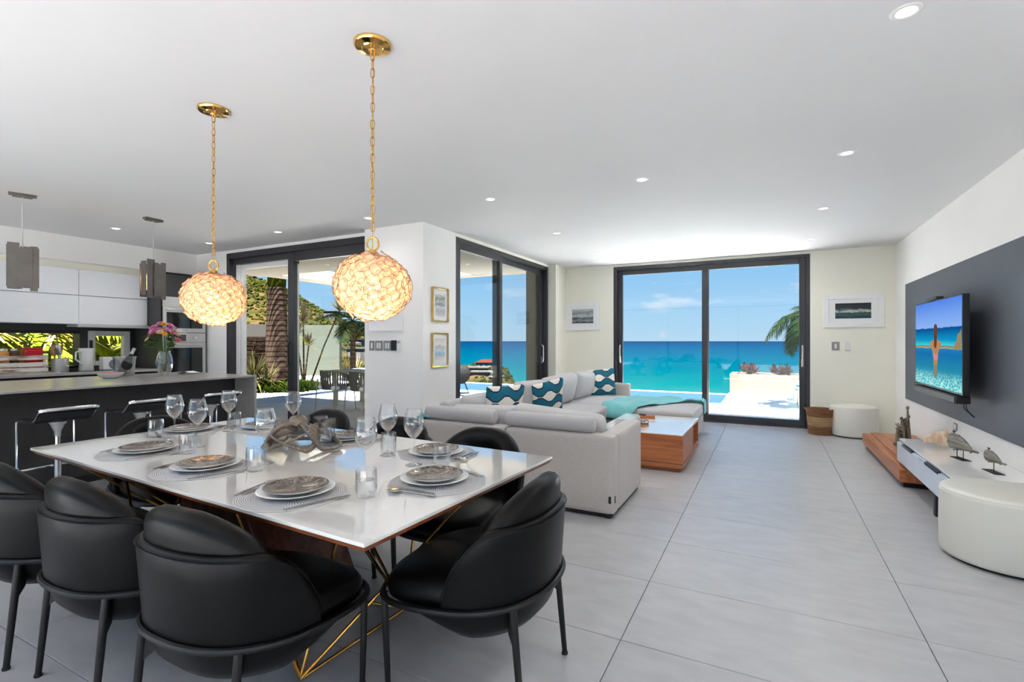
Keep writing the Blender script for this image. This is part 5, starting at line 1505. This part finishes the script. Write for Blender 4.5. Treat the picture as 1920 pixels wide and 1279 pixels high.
def ogee_mat():
    m, nt, o, N, L = nm('teal_ogee_print')
    p = N('ShaderNodeBsdfPrincipled'); L(p.outputs[0], o.inputs[0]); p.inputs['Roughness'].default_value = .9
    tc = N('ShaderNodeTexCoord'); sp = N('ShaderNodeSeparateXYZ'); L(tc.outputs['Object'], sp.inputs[0])
    def m2(op, *a):
        n = N('ShaderNodeMath'); n.operation = op
        for i, v in enumerate(a):
            if isinstance(v, (int, float)): n.inputs[i].default_value = v
            else: L(v, n.inputs[i])
        return n.outputs[0]
    # staggered rows of white bow ties between teal hexagons, navy outlines
    P_, Q_ = .235, .165
    zq = m2('ADD', m2('DIVIDE', sp.outputs[2], Q_), 10.15); k = m2('FLOOR', zq)
    zc = m2('MULTIPLY', m2('SUBTRACT', m2('SUBTRACT', zq, k), .5), Q_)
    xq = m2('ADD', m2('ADD', m2('DIVIDE', sp.outputs[0], P_), m2('MULTIPLY', k, .5)), 10.1)
    tri = m2('MULTIPLY', m2('ABSOLUTE', m2('SUBTRACT', m2('FRACT', xq), .5)), 2)
    h_ = m2('ADD', m2('MULTIPLY', m2('MINIMUM', m2('MAXIMUM', m2('SUBTRACT', m2('MULTIPLY', tri, 1.7), .35), 0), 1), .052), .010)
    v = m2('SUBTRACT', h_, m2('ABSOLUTE', zc))
    rp = N('ShaderNodeValToRGB'); L(m2('MULTIPLY_ADD', v, 5, .5), rp.inputs[0]); rp.color_ramp.interpolation = 'CONSTANT'; e = rp.color_ramp.elements
    e[0].position = 0; e[0].color = lin((18, 104, 128)); e[1].position = .53; e[1].color = lin((236, 228, 218))
    q = e.new(.468); q.color = lin((14, 34, 58))
    L(rp.outputs[0], p.inputs['Base Color'])
    return m


M['ogee'] = ogee_mat()
for (l, rot, lab) in (((-2.28, 4.25, .68), (R(12), 0, R(62)), 'teal patterned cushion on the sofa, nearest the column'), ((-2.27, 5.3, .655), (R(16), R(-10), R(58)), 'teal patterned cushion at the middle of the long sofa'),
                      ((-2.32, 7.55, .665), (R(-12), R(-6), R(14)), 'teal patterned cushion leaning in the far sofa corner by the arm')):
    b = BM(); cush(b, (.215, .03, .205), .028, 12, (0, .06, 0))
    for v in b.verts:
        u_, w_ = v.co.x / .215, v.co.z / .205; v.co.x *= 1 + .05 * (w_ * w_) - .03; v.co.z *= 1 + .05 * (u_ * u_) - .03
    o = one_mesh('throw_cushion', b, 'ogee', lab, 'cushion', l, 0, 'teal patterned cushions', 60); o.rotation_euler = rot

# coffee table
t = thing('coffee_table', 'low teak block coffee table with white tops and open side shelf', 'coffee table', (-1.17, 5.7, 0))
x0, x1 = -1.62, -.745
b = BM(); bx(b, (x0 + .06, 5.19, 0), (x1 - .04, 6.28, .045), .002); obj('plinth', b, 'teak_x', t)
b = BM(); bx(b, (x0, 5.125, .045), (x1, 6.34, .085), .003); obj('base_board', b, 'teak_x', t)
b = BM(); bx(b, (x0 + .008, 5.133, .085), (x1 - .008, 6.33, .092)); obj('shadow_gap', b, 'steel_dark', t, 0)
b = BM(); bx(b, (x0, 5.125, .092), (x1, 5.86, .372), .003); obj('body', b, 'teak_x', t)
b = BM(); bx(b, (x0, 5.125, .372), (x1, 5.86, .382), .001); obj('white_top', b, 'gloss_white', t)
b = BM()
for lo, hi in (((x0, 5.885, .092), (x1, 5.91, .372)), ((x0, 6.31, .092), (x1, 6.34, .372)), ((x0, 5.91, .092), (x1, 6.31, .115)), ((x0, 5.91, .35), (x1, 6.31, .372)), ((x0 + .3, 5.91, .115), (x0 + .32, 6.31, .35))): bx(b, lo, hi, .002)
obj('open_shelf', b, 'teak', t)
b = BM(); bx(b, (x0, 5.885, .372), (x1, 6.34, .382), .001); obj('white_top', b, 'gloss_white', t)
settle(t, (-1.17, 5.7, 0))
t = thing('wooden_box', 'small wooden box lying on the far end of the coffee table', 'box', (-1.28, 6.02, .3825), .2)
b = BM(); bx(b, (-.085, -.03, 0), (.085, .03, .04), .004); obj('body', b, 'teak_x', t); b = BM(); bx(b, (-.1, -.03, .0401), (-.02, .03, .052), .003); obj('dark_lid', b, 'black', t)
t = thing('tan_box', 'flat tan box with dark top on the near coffee table', 'box', (-1.22, 5.45, .3825), -.3)
b = BM(); bx(b, (-.06, -.045, 0), (.06, .045, .03), .004); obj('body', b, 'teak', t); b = BM(); bx(b, (-.058, -.043, .0301), (.058, .043, .036), .002); obj('dark_lid', b, 'black', t)
t = thing('eyeglasses', 'dark folded eyeglasses lying on the coffee table', 'glasses', (-1.25, 5.65, .3825), .3)
for sx in (-1, 1):
    b = BM(); tube(b, [(sx * .034 + .026 * math.cos(2 * PI * k / 18), 0, .021 + .019 * math.sin(2 * PI * k / 18)) for k in range(18)], .0025, 6, closed=True); obj('rim', b, 'black', t)
    b = BM(); tube(b, [(sx * .06, 0, .03), (sx * .055, .03, .028), (-sx * .02, .05 + .012 * sx, .012)], .0022, 6); obj('temple', b, 'black', t)

# ------------------------------------------------------------------ television wall
t = thing('television', 'flat television on the slate wall panel showing an infinity pool picture', 'television', (1.56, 5.9, 1.28))
xs = 1.385
b = BM(); bx(b, (xs, 5.19, .868), (xs + .045, 6.61, 1.692), .004); obj('body', b, 'black', t)
b = BM(); bx(b, (xs + .045, 5.5, 1.05), (xs + .09, 6.3, 1.5), .01); bx(b, (xs + .09, 5.85, 1.2), (1.565, 5.95, 1.36)); obj('wall_mount', b, 'black', t)


def screen_mat():
    m, nt, o, N, L = nm('screen_picture')
    em = N('ShaderNodeEmission'); L(em.outputs[0], o.inputs[0]); em.inputs[1].default_value = .58
    tc = N('ShaderNodeTexCoord'); sp = N('ShaderNodeSeparateXYZ'); L(tc.outputs['Generated'], sp.inputs[0])
    no = N('ShaderNodeTexNoise'); no.inputs['Scale'].default_value = 9; no.inputs['Detail'].default_value = 6; L(tc.outputs['Generated'], no.inputs[0])
    ma = N('ShaderNodeMath'); ma.operation = 'MULTIPLY_ADD'; L(no.outputs['Fac'], ma.inputs[0]); ma.inputs[1].default_value = .03; L(sp.outputs['Z'], ma.inputs[2])
    su = N('ShaderNodeMath'); su.operation = 'SUBTRACT'; L(ma.outputs[0], su.inputs[0]); su.inputs[1].default_value = .015
    rp = N('ShaderNodeValToRGB'); L(su.outputs[0], rp.inputs[0]); e = rp.color_ramp.elements
    e[0].position = 0; e[0].color = lin((70, 190, 196)); e[1].position = 1; e[1].color = lin((84, 132, 226))
    for p, c in ((.22, (36, 134, 168)), (.38, (24, 112, 172)), (.445, (32, 124, 190)), (.45, (196, 168, 120)), (.475, (120, 110, 76)), (.48, (70, 206, 206)), (.54, (14, 150, 196)), (.68, (12, 74, 146)), (.69, (140, 176, 236)), (.8, (122, 164, 236))):
        q = e.new(p); q.color = lin(c)
    # shimmer of the pool floor along the bottom
    vo = N('ShaderNodeTexVoronoi'); vo.feature = 'DISTANCE_TO_EDGE'; vo.inputs['Scale'].default_value = 26; L(tc.outputs['Generated'], vo.inputs[0])
    v2 = N('ShaderNodeValToRGB'); L(vo.outputs['Distance'], v2.inputs[0]); v2.color_ramp.elements[0].color = (1, 1, 1, 1); v2.color_ramp.elements[1].color = (0, 0, 0, 1); v2.color_ramp.elements[1].position = .16
    mk = N('ShaderNodeMapRange'); L(ma.outputs[0], mk.inputs[0]); mk.inputs[1].default_value = .2; mk.inputs[2].default_value = .08
    mu = N('ShaderNodeMath'); mu.operation = 'MULTIPLY'; L(v2.outputs[0], mu.inputs[0]); L(mk.outputs[0], mu.inputs[1])
    mx = N('ShaderNodeMixRGB'); L(mu.outputs[0], mx.inputs[0]); L(rp.outputs[0], mx.inputs[1]); mx.inputs[2].default_value = lin((196, 244, 236))
    L(mx.outputs[0], em.inputs[0])
    return m


M['screen'] = screen_mat()
b = BM(); bx(b, (xs - .003, 5.205, .888), (xs + .001, 6.595, 1.680)); sc_ = obj('screen', b, 'screen', t, 0)


def flat_emit(name, c):
    m, nt, o, N, L = nm(name); em = N('ShaderNodeEmission'); L(em.outputs[0], o.inputs[0]); em.inputs[0].default_value = lin(c); em.inputs[1].default_value = .58
    tc = N('ShaderNodeTexCoord'); no = N('ShaderNodeTexNoise'); no.inputs['Scale'].default_value = 30; L(tc.outputs['Object'], no.inputs[0])
    mx = N('ShaderNodeMixRGB'); L(no.outputs['Fac'], mx.inputs[0]); mx.inputs[1].default_value = lin(c); mx.inputs[2].default_value = lin(tuple(v * .75 for v in c)); L(mx.outputs[0], em.inputs[0])
    return m


def screen_patch(name, poly, c, d):
    b = BM(); vs = [b.verts.new((xs - .003 - d, 6.595 - 1.39 * u, .888 + .792 * v)) for u, v in poly]; b.faces.new(vs)
    obj(name, b, flat_emit(name, c), sc_, 0, recalc=False)


screen_patch('pictured_reflection', [(.455, .34), (.53, .34), (.535, .16), (.515, .1), (.47, .1), (.45, .16)], (148, 150, 120), .0003)
screen_patch('pictured_swimmer', [(.46, .25), (.455, .34), (.435, .40), (.40, .46), (.375, .50), (.40, .53), (.455, .54), (.47, .58), (.53, .58), (.545, .54), (.60, .53), (.63, .50), (.60, .46), (.56, .40), (.55, .34), (.535, .25)], (206, 148, 104), .0006)
screen_patch('pictured_swimsuit', [(.452, .33), (.445, .385), (.558, .385), (.552, .33), (.50, .30)], (232, 150, 150), .0009)
screen_patch('pictured_hair', [(.47, .47), (.465, .60), (.46, .68), (.475, .72), (.50, .735), (.53, .72), (.543, .68), (.54, .60), (.525, .47), (.50, .44)], (112, 74, 52), .0012)
screen_patch('pictured_coast', [(.86, .44), (.88, .50), (.92, .53), (.93, .60), (.97, .62), (1.0, .66), (1.0, .44)], (172, 150, 116), .0004)
settle(t, (1.56, 5.9, 1.28))
t = thing('soundbar', 'black soundbar mounted below the television', 'soundbar', (1.56, 5.9, .83))
b = BM(); bx(b, (1.36, 5.27, .795), (1.46, 6.55, .858), .008); obj('body', b, 'black', t); b = BM(); bx(b, (1.357, 5.28, .802), (1.361, 6.54, .85)); obj('grille', b, 'iron', t); b = BM(); bx(b, (1.46, 5.8, .81), (1.567, 6.0, .845)); obj('bracket', b, 'black', t)
b = BM()
for y0_, y1_ in ((5.42, 5.55), (5.36, 5.52)): tube(b, [(1.45, y0_, .797), (1.47, y0_ + .05, .74), (1.52, y1_, .70), (1.562, y1_ + .04, .66)], .0035, 6)
obj('cable', b, 'black', t); settle(t, (1.56, 5.9, .83))
t = thing('camera_bar', 'small black camera bar clipped on top of the television', 'webcam', (1.4, 6.0, 1.6925)); b = BM(); bx(b, (-.03, -.16, .004), (.03, .16, .03), .008); obj('body', b, 'black', t); b = BM(); bx(b, (-.01, -.05, 0), (.03, .05, .006)); obj('clip', b, 'black', t)
t = thing('wall_socket', 'grey socket plate on the wall above the pink shell', 'socket', (1.58, 6.1, .5)); b = BM(); bx(b, (-.008, -.045, -.035), (0, .045, .035), .002); obj('plate', b, 'switch_grey', t); b = BM(); bx(b, (-.0095, -.03, -.02), (-.008, .03, .02), .0005); obj('insert', b, 'white_plastic', t)

t = thing('wood_bench', 'low long teak bench along the television wall', 'bench', (1.3, 6.5, 0))
b = BM(); bx(b, (1.055, 5.53, .05), (1.565, 7.5, .165), .003); obj('body', b, 'teak', t)
b = BM(); bx(b, (1.13, 5.53, .1655), (1.565, 7.5, .18), .002); obj('top_board', b, 'teak', t)
for (ya, yb) in ((5.535, 6.5), (6.505, 7.49)):
    b = BM(); bx(b, (1.043, ya, .055), (1.054, yb, .16), .001); obj('drawer_front', b, 'teak', t)
for y in (5.57, 7.35):
    b = BM(); bx(b, (1.08, y, 0), (1.56, y + .1, .05)); obj('foot', b, 'black', t, 0)
settle(t, (1.3, 6.5, 0))
t = thing('white_cabinet', 'glossy white low cabinet overlapping the teak bench', 'cabinet', (1.32, 5.1, .18))
b = BM(); bx(b, (1.10, 4.37, .185), (1.57, 5.84, .37), .002); obj('body', b, 'blue_white', t)
b = BM(); bx(b, (1.10, 4.365, .376), (1.572, 5.85, .393), .0015); obj('glass_top', b, 'gloss_white', t)
b = BM(); bx(b, (1.10, 4.38, .37), (1.57, 5.83, .376)); obj('shadow_gap', b, 'black', t, 0)
for ya, yb in ((4.375, 5.1), (5.105, 5.84)):
    b = BM(); bx(b, (1.083, ya, .19), (1.099, yb, .362), .0015); f = obj('drawer_front', b, 'blue_white', t)
    b = BM(); bx(b, (1.080, (ya + yb) / 2 - .17, .352), (1.099, (ya + yb) / 2 + .17, .372)); obj('finger_pull', b, 'black', f, 0)
b = BM(); bx(b, (1.11, 4.74, 0), (1.5, 4.79, .185)); obj('leg_panel', b, 'dark_cab', t, 0)
settle(t, (1.32, 5.1, .0))


def pouf(loc, r, h_, label):
    t = thing('pouf', label, 'pouf', loc, 0, 'round white poufs')
    b = BM(); lathe(b, [(0, .015), (r - .02, .015), (r - .005, .02), (r, .04), (r + .002, h_ / 2), (r, h_ - .035), (r - .004, h_ - .016), (r - .018, h_ - .004), (r - .04, h_), (r * .5, h_ + .006), (0, h_ + .008)], 64); bd = obj('body', b, 'vinyl', t, 60)
    b = BM(); tube(b, [((r - .006) * math.cos(2 * PI * k / 64), (r - .006) * math.sin(2 * PI * k / 64), h_ - .014) for k in range(64)], .003, 5, closed=True); obj('piping', b, 'vinyl', bd)
    b = BM(); tube(b, [((r + .0005) * math.cos(-2.2), (r + .0005) * math.sin(-2.2), z) for z in (.03, h_ / 2, h_ - .03)], .0012, 4); obj('seam', b, 'vinyl', bd)
    b = BM(); lathe(b, [(0, 0), (r - .03, 0), (r - .03, .015), (0, .015)], 40); obj('base', b, 'black', t)


pouf((1.265, 3.98, 0), .31, .42, 'large round white pouf at the right edge, in front of the cabinet')
pouf((1.05, 8.26, 0), .285, .42, 'round white pouf in the far corner behind the teak bench')
t = thing('woven_basket', 'woven seagrass basket with brown and pale bands by the sea doors', 'basket', (.655, 8.22, 0))
for (r0, z0, r1, z1, m) in ((.145, 0, .155, .12, 'straw_brown'), (.155, .12, .167, .25, 'straw'), (.167, .25, .178, .36, 'straw_brown')):
    b = BM(); pr = []
    nr = 9
    for k in range(nr * 4 + 1):
        s = k / (nr * 4); pr.append((r0 + (r1 - r0) * s + .003 * math.sin(s * nr * 2 * PI), z0 + (z1 - z0) * s))
    if z0 == 0: pr = [(0, 0)] + pr
    pr += [(r1 - .012, z1)] + [(r0 - .012, z0 + .01)] + ([(0, .01)] if z0 == 0 else [])
    lathe(b, pr, 40); obj('woven_band', b, m, t, 70)
for sx in (-1, 1):
    b = BM(); tube(b, [(sx * .16, -.06, .31), (sx * .19, -.03, .36), (sx * .19, .03, .36), (sx * .16, .06, .31)], .009, 8); obj('handle', b, 'straw_brown', t)

# ornaments
t = thing('driftwood_sculpture', 'dark wooden stick figures sculpture standing on the teak bench', 'sculpture', (1.28, 6.55, .1805))
r9 = random.Random(9)
b = BM(); bx(b, (-.06, -.22, 0), (.06, .22, .012), .003); obj('base', b, 'iron', t)
for i in range(13):
    y = -.2 + .4 * i / 12; x = r9.uniform(-.04, .04); hh = r9.uniform(.20, .30) if i != 2 else .42
    b = BM(); pts = [(x, y, .01), (x + r9.uniform(-.02, .02), y + r9.uniform(-.015, .015), hh * .5), (x + r9.uniform(-.025, .02), y + r9.uniform(-.02, .02), hh)]
    tube(b, pts, [r9.uniform(.012, .018), .017, .008], 6); obj('stick', b, 'driftwood' if i % 3 else 'iron', t)
    if i % 2 == 0:
        b = BM(); lathe(b, [(0, 0), (.014, .008), (.016, .022), (.01, .036), (0, .04)], 8, loc=(pts[2][0], pts[2][1], hh)); obj('carved_head', b, 'driftwood', t)
for z, a in ((.20, .2), (.225, -.15), (.16, .1)):
    b = BM(); tube(b, [(-.02, -.1, z - a * .05), (-.035, .05, z), (-.03, .26, z + a * .1)], [.008, .012, .005], 6); obj('crossing_stick', b, 'driftwood', t)

t = thing('conch_shell', 'large cream conch shell with pink opening on the white cabinet', 'shell', (1.33, 5.52, .394), R(-12))
b = BM(); ax0 = .072
def conch(u, v):
    a = 2 * PI * v; x = -.13 + .25 * u
    r = .066 * (smoothstep(-.135, .02, x) ** .8 if x < .03 else max(0, 1 - ((x - .03) / .09)) ** .85)
    r *= 1 + .10 * math.sin(u * 46) * (x > .03) + .05 * math.sin(a * 5 + u * 12)
    return Vector((x, r * math.cos(a), ax0 + r * math.sin(a) * .95))
grid(b, conch, 44, 40, closev=True)
for ring_x, ring_r, n_, ln_h, off in ((.028, .058, 9, .042, .2), (.062, .036, 8, .022, .5), (.088, .02, 7, .011, .1)):
    for k in range(n_):
        a = 2 * PI * k / n_ + off
        if ring_x < .04 and math.sin(a) < -.75: continue
        p = Vector((ring_x, ring_r * math.cos(a), ax0 + ring_r * math.sin(a) * .95)); d = Vector((.35, math.cos(a), math.sin(a))).normalized()
        tube(b, [p - d * .01, p + d * ln_h * .45, p + d * ln_h], [ln_h * .38 + .004, ln_h * .26, .001], 7)
obj('body', b, 'shell', t, 70)
b = BM(); grid(b, lambda u, v: Vector((-.12 + .175 * u, -.03 - .085 * v * math.sin(PI * min(1, u * .96 + .02)) ** .6 - .006 * v * math.sin(u * 26), ax0 - .05 + (.012 + .10 * v * v) * math.sin(PI * u) ** .7 + .008 * v * math.sin(u * 19))), 28, 14)
o = obj('flared_lip', b, 'shell', t, 70); o.modifiers.new('thickness', 'SOLIDIFY').thickness = .006
b = BM(); grid(b, lambda u, v: Vector((-.10 + .135 * u, -.036 - .072 * v * math.sin(PI * min(1, u * .96 + .02)) ** .6, ax0 - .046 + (.016 + .085 * v * v) * math.sin(PI * u) ** .7)), 24, 12)
obj('pink_mouth', b, 'shell_pink', t, 70)


def whale(loc, L_, rz, label, posts, hz):
    t = thing('wooden_whale', label, 'figurine', loc, rz, 'weathered wooden whales'); k = L_
    def body(u, v):
        a = 2 * PI * v
        w = (.145 * min(1, (u / .10)) ** .45) * (1 if u < .42 else (1 - ((u - .42) / .58) ** 1.25 * .86)) if u > 0 else .0
        hgt = w * 1.55 if u < .4 else w * 1.35
        dz = -.03 * u - .22 * max(0, u - .45) ** 1.6
        return Vector((w * .75 * math.cos(a) * k, (.5 - u) * k, hz + (dz + hgt * math.sin(a) * (.92 if math.sin(a) > 0 else .95)) * k))
    b = BM(); grid(b, body, 26, 20, closev=True); bmesh.ops.contextual_create(b, geom=[]) if False else None; obj('body', b, 'whale_wood', t, 60)
    b = BM()
    for sx in (-1, 1):
        vs = [b.verts.new(c) for c in [Vector((sx * x * k, y * k, hz + z * k)) for x, y, z in ((0, -.45, -.10), (.03, -.47, -.105), (.10, -.56, -.13), (.085, -.52, -.16), (.02, -.5, -.15), (0, -.49, -.14))]]
        us = [b.verts.new(v.co + Vector((0, .02 * k, .02 * k))) for v in vs]
        b.faces.new(vs); b.faces.new(us[::-1])
        for i in range(6): b.faces.new((vs[i], us[i], us[(i + 1) % 6], vs[(i + 1) % 6]))
    obj('tail_fluke', b, 'whale_wood', t, 0)
    for sx in (-1, 1):
        b = BM(); cush(b, (.012 * k, .07 * k, .035 * k), .01 * k, 5, (0, 0, 0), Matrix.Translation((sx * .075 * k, .12 * k, hz - .165 * k)) @ Matrix.Rotation(R(-35), 4, 'X')); obj('fin', b, 'whale_wood', t)
    b = BM(); tube(b, [(0, .3 * k, hz + .16 * k), (0, .3 * k, hz + .23 * k), (0, .27 * k, hz + .27 * k), (0, .23 * k, hz + .25 * k)], .010 * k + .001, 6); tube(b, [(0, .3 * k, hz + .2 * k), (0, .34 * k, hz + .27 * k), (0, .37 * k, hz + .25 * k)], .008 * k + .001, 6); obj('spout', b, 'iron', t)
    b = BM(); bmesh.ops.create_uvsphere(b, u_segments=8, v_segments=6, radius=.008 * k + .001, matrix=Matrix.Translation((-.085 * k, .33 * k, hz - .03 * k))); obj('eye', b, 'iron', t)
    b = BM(); bx(b, (-.03, -.075, 0), (.03, .085, .004), .001); obj('base_plate', b, 'iron', t)
    for y in posts:
        b = BM(); tube(b, [(0, y, .003), (0, y, hz - .08 * k)], .003, 6); obj('post', b, 'iron', t)


whale((1.33, 5.02, .394), .30, R(12), 'larger weathered wooden whale on two rods, next to the shell', (-.03, .05), .125)
whale((1.40, 4.62, .394), .20, R(8), 'smaller weathered wooden whale on a single rod', (0,), .105)


# ------------------------------------------------------------------ pictures and switches
def art_mat(name, cols, scale, stretch, dist, rot=0):
    m, nt, o, N, L = nm(name)
    p = N('ShaderNodeBsdfPrincipled'); L(p.outputs[0], o.inputs[0]); p.inputs['Roughness'].default_value = .5
    tc = N('ShaderNodeTexCoord'); mp = N('ShaderNodeMapping'); mp.inputs['Scale'].default_value = stretch; mp.inputs['Rotation'].default_value = (0, rot, 0); L(tc.outputs['Object'], mp.inputs[0])
    no = N('ShaderNodeTexNoise'); no.inputs['Scale'].default_value = scale; no.inputs['Detail'].default_value = 7; no.inputs['Distortion'].default_value = dist; L(mp.outputs[0], no.inputs[0])
    sp = N('ShaderNodeSeparateXYZ'); L(tc.outputs['Generated'], sp.inputs[0])
    ma = N('ShaderNodeMath'); ma.operation = 'MULTIPLY_ADD'; L(no.outputs['Fac'], ma.inputs[0]); ma.inputs[1].default_value = .55; L(sp.outputs['Z'], ma.inputs[2])
    sb = N('ShaderNodeMath'); sb.operation = 'SUBTRACT'; L(ma.outputs[0], sb.inputs[0]); sb.inputs[1].default_value = .27
    rp = N('ShaderNodeValToRGB'); L(sb.outputs[0], rp.inputs[0]); e = rp.color_ramp.elements
    e[0].position = cols[0][0]; e[0].color = lin(cols[0][1]); e[1].position = cols[-1][0]; e[1].color = lin(cols[-1][1])
    for q_, c in cols[1:-1]:
        q = e.new(q_); q.color = lin(c)
    L(rp.outputs[0], p.inputs['Base Color'])
    return m


def picture(label, loc, rz, w_, h_, fm, fw, mw, mh, art, depth=.025):
    """Framed print; local x across, faces -Y."""
    t = thing('framed_picture', label, 'picture', loc, rz)
    b = BM()
    for lo, hi in (((-w_ / 2, -depth, -h_ / 2), (-w_ / 2 + fw, 0, h_ / 2)), ((w_ / 2 - fw, -depth, -h_ / 2), (w_ / 2, 0, h_ / 2)), ((-w_ / 2 + fw, -depth, h_ / 2 - fw), (w_ / 2 - fw, 0, h_ / 2)), ((-w_ / 2 + fw, -depth, -h_ / 2), (w_ / 2 - fw, 0, -h_ / 2 + fw))): bx(b, lo, hi, .002)
    obj('frame', b, fm, t)
    b = BM(); bx(b, (-w_ / 2 + fw, -.01, -h_ / 2 + fw), (w_ / 2 - fw, -.002, h_ / 2 - fw)); obj('mount_board', b, 'mount_white', t, 0)
    b = BM(); bx(b, (-w_ / 2 + fw + mw, -.0115, -h_ / 2 + fw + mh), (w_ / 2 - fw - mw, -.0101, h_ / 2 - fw - mh)); obj('print', b, art, t, 0)
    return t


A1 = art_mat('storm_photograph', [(0, (60, 66, 72)), (.22, (150, 158, 162)), (.3, (52, 58, 62)), (.42, (120, 128, 132)), (.5, (186, 192, 194)), (.72, (130, 138, 142)), (1, (196, 200, 200))], 14, (1, 1, 1.6), 1.2)
A2 = art_mat('wave_photograph', [(0, (24, 46, 52)), (.25, (52, 98, 100)), (.4, (30, 66, 74)), (.48, (206, 190, 164)), (.56, (70, 128, 132)), (.64, (44, 50, 54)), (1, (36, 38, 40))], 6, (1, 1, 2.6), .8)
A3 = art_mat('harbour_sketch', [(0, (214, 208, 206)), (.25, (176, 178, 190)), (.4, (226, 220, 216)), (.52, (104, 116, 146)), (.62, (206, 204, 206)), (.75, (128, 138, 120)), (1, (232, 230, 228))], 22, (1, 1, 1), 2.2)
A4 = art_mat('coast_sketch', [(0, (236, 234, 232)), (.2, (206, 200, 196)), (.36, (138, 178, 214)), (.5, (218, 222, 226)), (.62, (176, 176, 176)), (.75, (238, 236, 234)), (1, (214, 196, 180))], 14, (1, 1, 1), 2, .7)
A5 = art_mat('ink_painting', [(0, (240, 238, 238)), (.22, (236, 234, 236)), (.27, (70, 70, 120)), (.33, (236, 234, 236)), (.42, (120, 116, 160)), (.5, (240, 238, 240)), (1, (240, 240, 240))], 13, (1, 1, .5), 2.5)
picture('white framed grey storm photograph on the end wall left of the sea doors', (-2.985, 8.6, 1.76), 0, .64, .50, 'frame_white', .065, .055, .055, A1)
picture('white framed teal wave photograph on the end wall near the television', (1.085, 8.6, 1.745), 0, .72, .47, 'frame_white', .06, .085, .065, A2)
# on the column: its living side faces +X, its dining side faces -Y
picture('upper of the two gold framed sketches on the column', (-3.44, 4.815, 1.735), PI / 2, .32, .40, 'gold', .016, .045, .05, A3)
picture('lower of the two gold framed sketches on the column', (-3.44, 4.805, 1.205), PI / 2, .32, .40, 'gold', .016, .045, .05, A4)
picture('white framed ink painting on the column behind the shell globe', (-3.98, 4.5, 1.735), 0, .52, .62, 'frame_white', .025, .07, .08, A5)


def switch(label, loc, rz, n, w_=.085, h_=.115):
    t = thing('light_switch', label, 'switch', loc, rz, 'grey light switches')
    b = BM(); bx(b, (-w_ / 2, -.009, -h_ / 2), (w_ / 2, 0, h_ / 2), .002); obj('plate', b, 'switch_grey', t)
    for k in range(n):
        x = (k - (n - 1) / 2) * .036
        b = BM(); bx(b, (x - .013, -.013, -.034), (x + .013, -.009, .034), .002); obj('rocker', b, 'white_plastic', t)


for x, n, l in ((-4.19, 1, 'single grey light switch, leftmost of the row on the column'), (-4.08, 2, 'left double light switch of the row on the column'), (-3.95, 2, 'right double light switch of the row on the column, beside the black panel')):
    switch(l, (x, 4.5, 1.255), 0, n, .075 if n == 1 else .115)
t = thing('control_panel', 'narrow black control panel right of the column switches', 'control panel', (-3.855, 4.5, 1.258)); b = BM(); bx(b, (-.04, -.012, -.06), (.04, 0, .06), .003); obj('body', b, 'black', t)
t = thing('remote_holder', 'white remote control in a wall holder on the column', 'remote control', (-3.775, 4.5, 1.245)); b = BM(); bx(b, (-.028, -.022, -.06), (.028, 0, .03), .004); obj('holder', b, 'white_plastic', t); b = BM(); bx(b, (-.022, -.018, -.05), (.022, -.006, .075), .004); obj('remote', b, 'white_plastic', t)
b = BM(); bx(b, (-.012, -.0195, .04), (.012, -.0178, .065)); obj('display', b, 'switch_grey', t, 0)
switch('single grey light switch on the end wall near the white pouf', (.875, 8.6, 1.235), 0, 1, .095, .12)
t = thing('fan_remote', 'small white remote in a holder beside the end wall switch', 'remote control', (1.02, 8.6, 1.24)); b = BM(); bx(b, (-.03, -.02, -.06), (.03, 0, .03), .004); obj('holder', b, 'white_plastic', t); b = BM(); bx(b, (-.022, -.016, -.055), (.022, -.004, .065), .004); obj('remote', b, 'mount_white', t)
